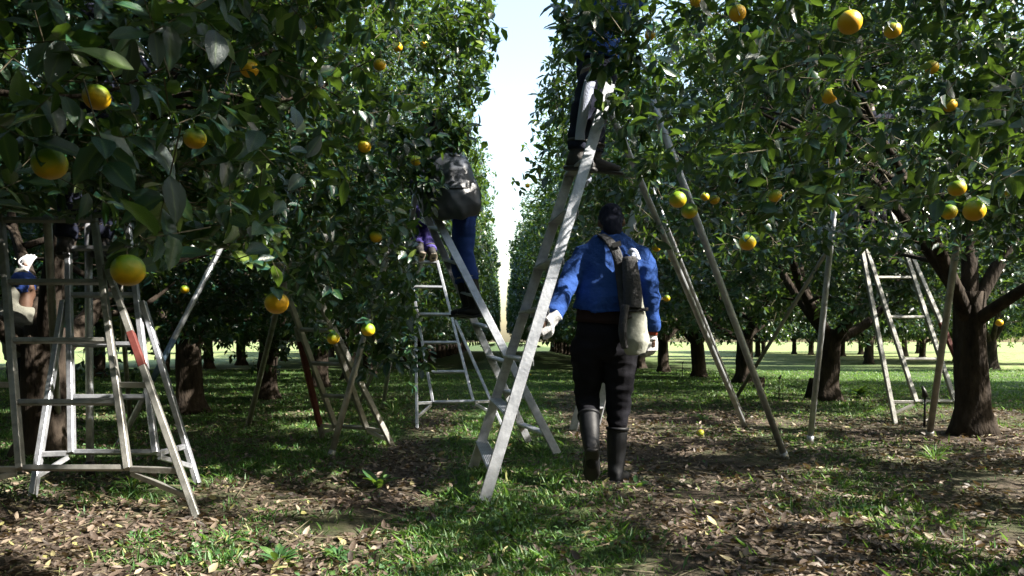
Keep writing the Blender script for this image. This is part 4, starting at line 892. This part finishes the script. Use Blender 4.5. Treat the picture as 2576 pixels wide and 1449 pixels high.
weed('sunlit grass clump at the foot of the thick trunk', G(2350, 1160), 60, .16, (.3, 1.3), 6, 'grass')
weed('grass clump between the two square-tube ladder feet', G(330, 1235), 60, .14, (.3, 1.3), 7, 'grass')
weed('low round weed at the bottom edge in the centre', G(850, 1405), 20, .09, (.1, .9), 8)
weed('wild plant at the base of the mid-row trunk', G(2160, 1000), 30, .28, (.1, 1.1), 9)
weed('leafy seedling on the dark soil lower right', G(2170, 1290), 16, .08, (.1, .9), 10)
weed('dry grass tuft beside the slim silver ladder foot', G(990, 1045), 50, .22, (.5, 1.4), 11, 'grass')
g = G(2325, 1078); sp = thing('sprinkler_stake', 'black irrigation riser standing in front of the weathered ladder', 'sprinkler', g)
MB().add(*loft([g, g + Vector((.01, 0, .33))], [.013, .011], seg=8)).build('riser', M['rubber'], sp)
MB().add(*loft([g + Vector((.01, 0, .31)), g + Vector((.0, 0, .37)), g + Vector((-.02, 0, .42))], [.03, .022, .01], seg=10)).build('nozzle', M['rubber'], sp)
for px, py, lb in ((1717, 948, 'thin black irrigation stake between the far right trunks'), (1960, 1010, 'thin black irrigation stake by the mid-row trunk')):
    g = G(px, py); s2 = thing('irrigation_stake', lb, 'stake', g); MB().add(*loft([g, g + Vector((0, 0, .34))], [.010, .008], seg=6)).build('rod', M['rubber'], s2); MB().add(*loft([g + Vector((0, 0, .33)), g + Vector((.03, 0, .38))], [.02, .01], seg=6)).build('nozzle', M['rubber'], s2)
def stump(label, g, r, h):
    t = thing('tree_stump', label, 'stump', g)
    def rf(i, a, p): return 1 + .14 * math.sin(a * 3 + p.z * 9) + .1 * noise.noise(Vector((math.cos(a) * 2, math.sin(a) * 2, p.z * 9)))
    MB().add(*loft([g + Vector((0, 0, -.03)), g + Vector((0, 0, h * .3)), g + Vector((.02, 0, h * .7)), g + Vector((.03, 0, h))], [r * 1.4, r, r * .92, r * .8], (1, 0, 0), 14, rf)).build('wood', M['bark'], t)
stump('short dark stump left of the mid-row trunk', G(2040, 1000), .07, .30)
stump('low brown stump beside the forked tree', G(1910, 975), .09, .20)
print('STAT objects', len(bpy.data.objects), 'tris', sum(len(m.loop_triangles) or sum(max(0, p.loop_total - 2) for p in m.polygons) if len(m.polygons) < 3000 else len(m.polygons) for m in bpy.data.meshes))
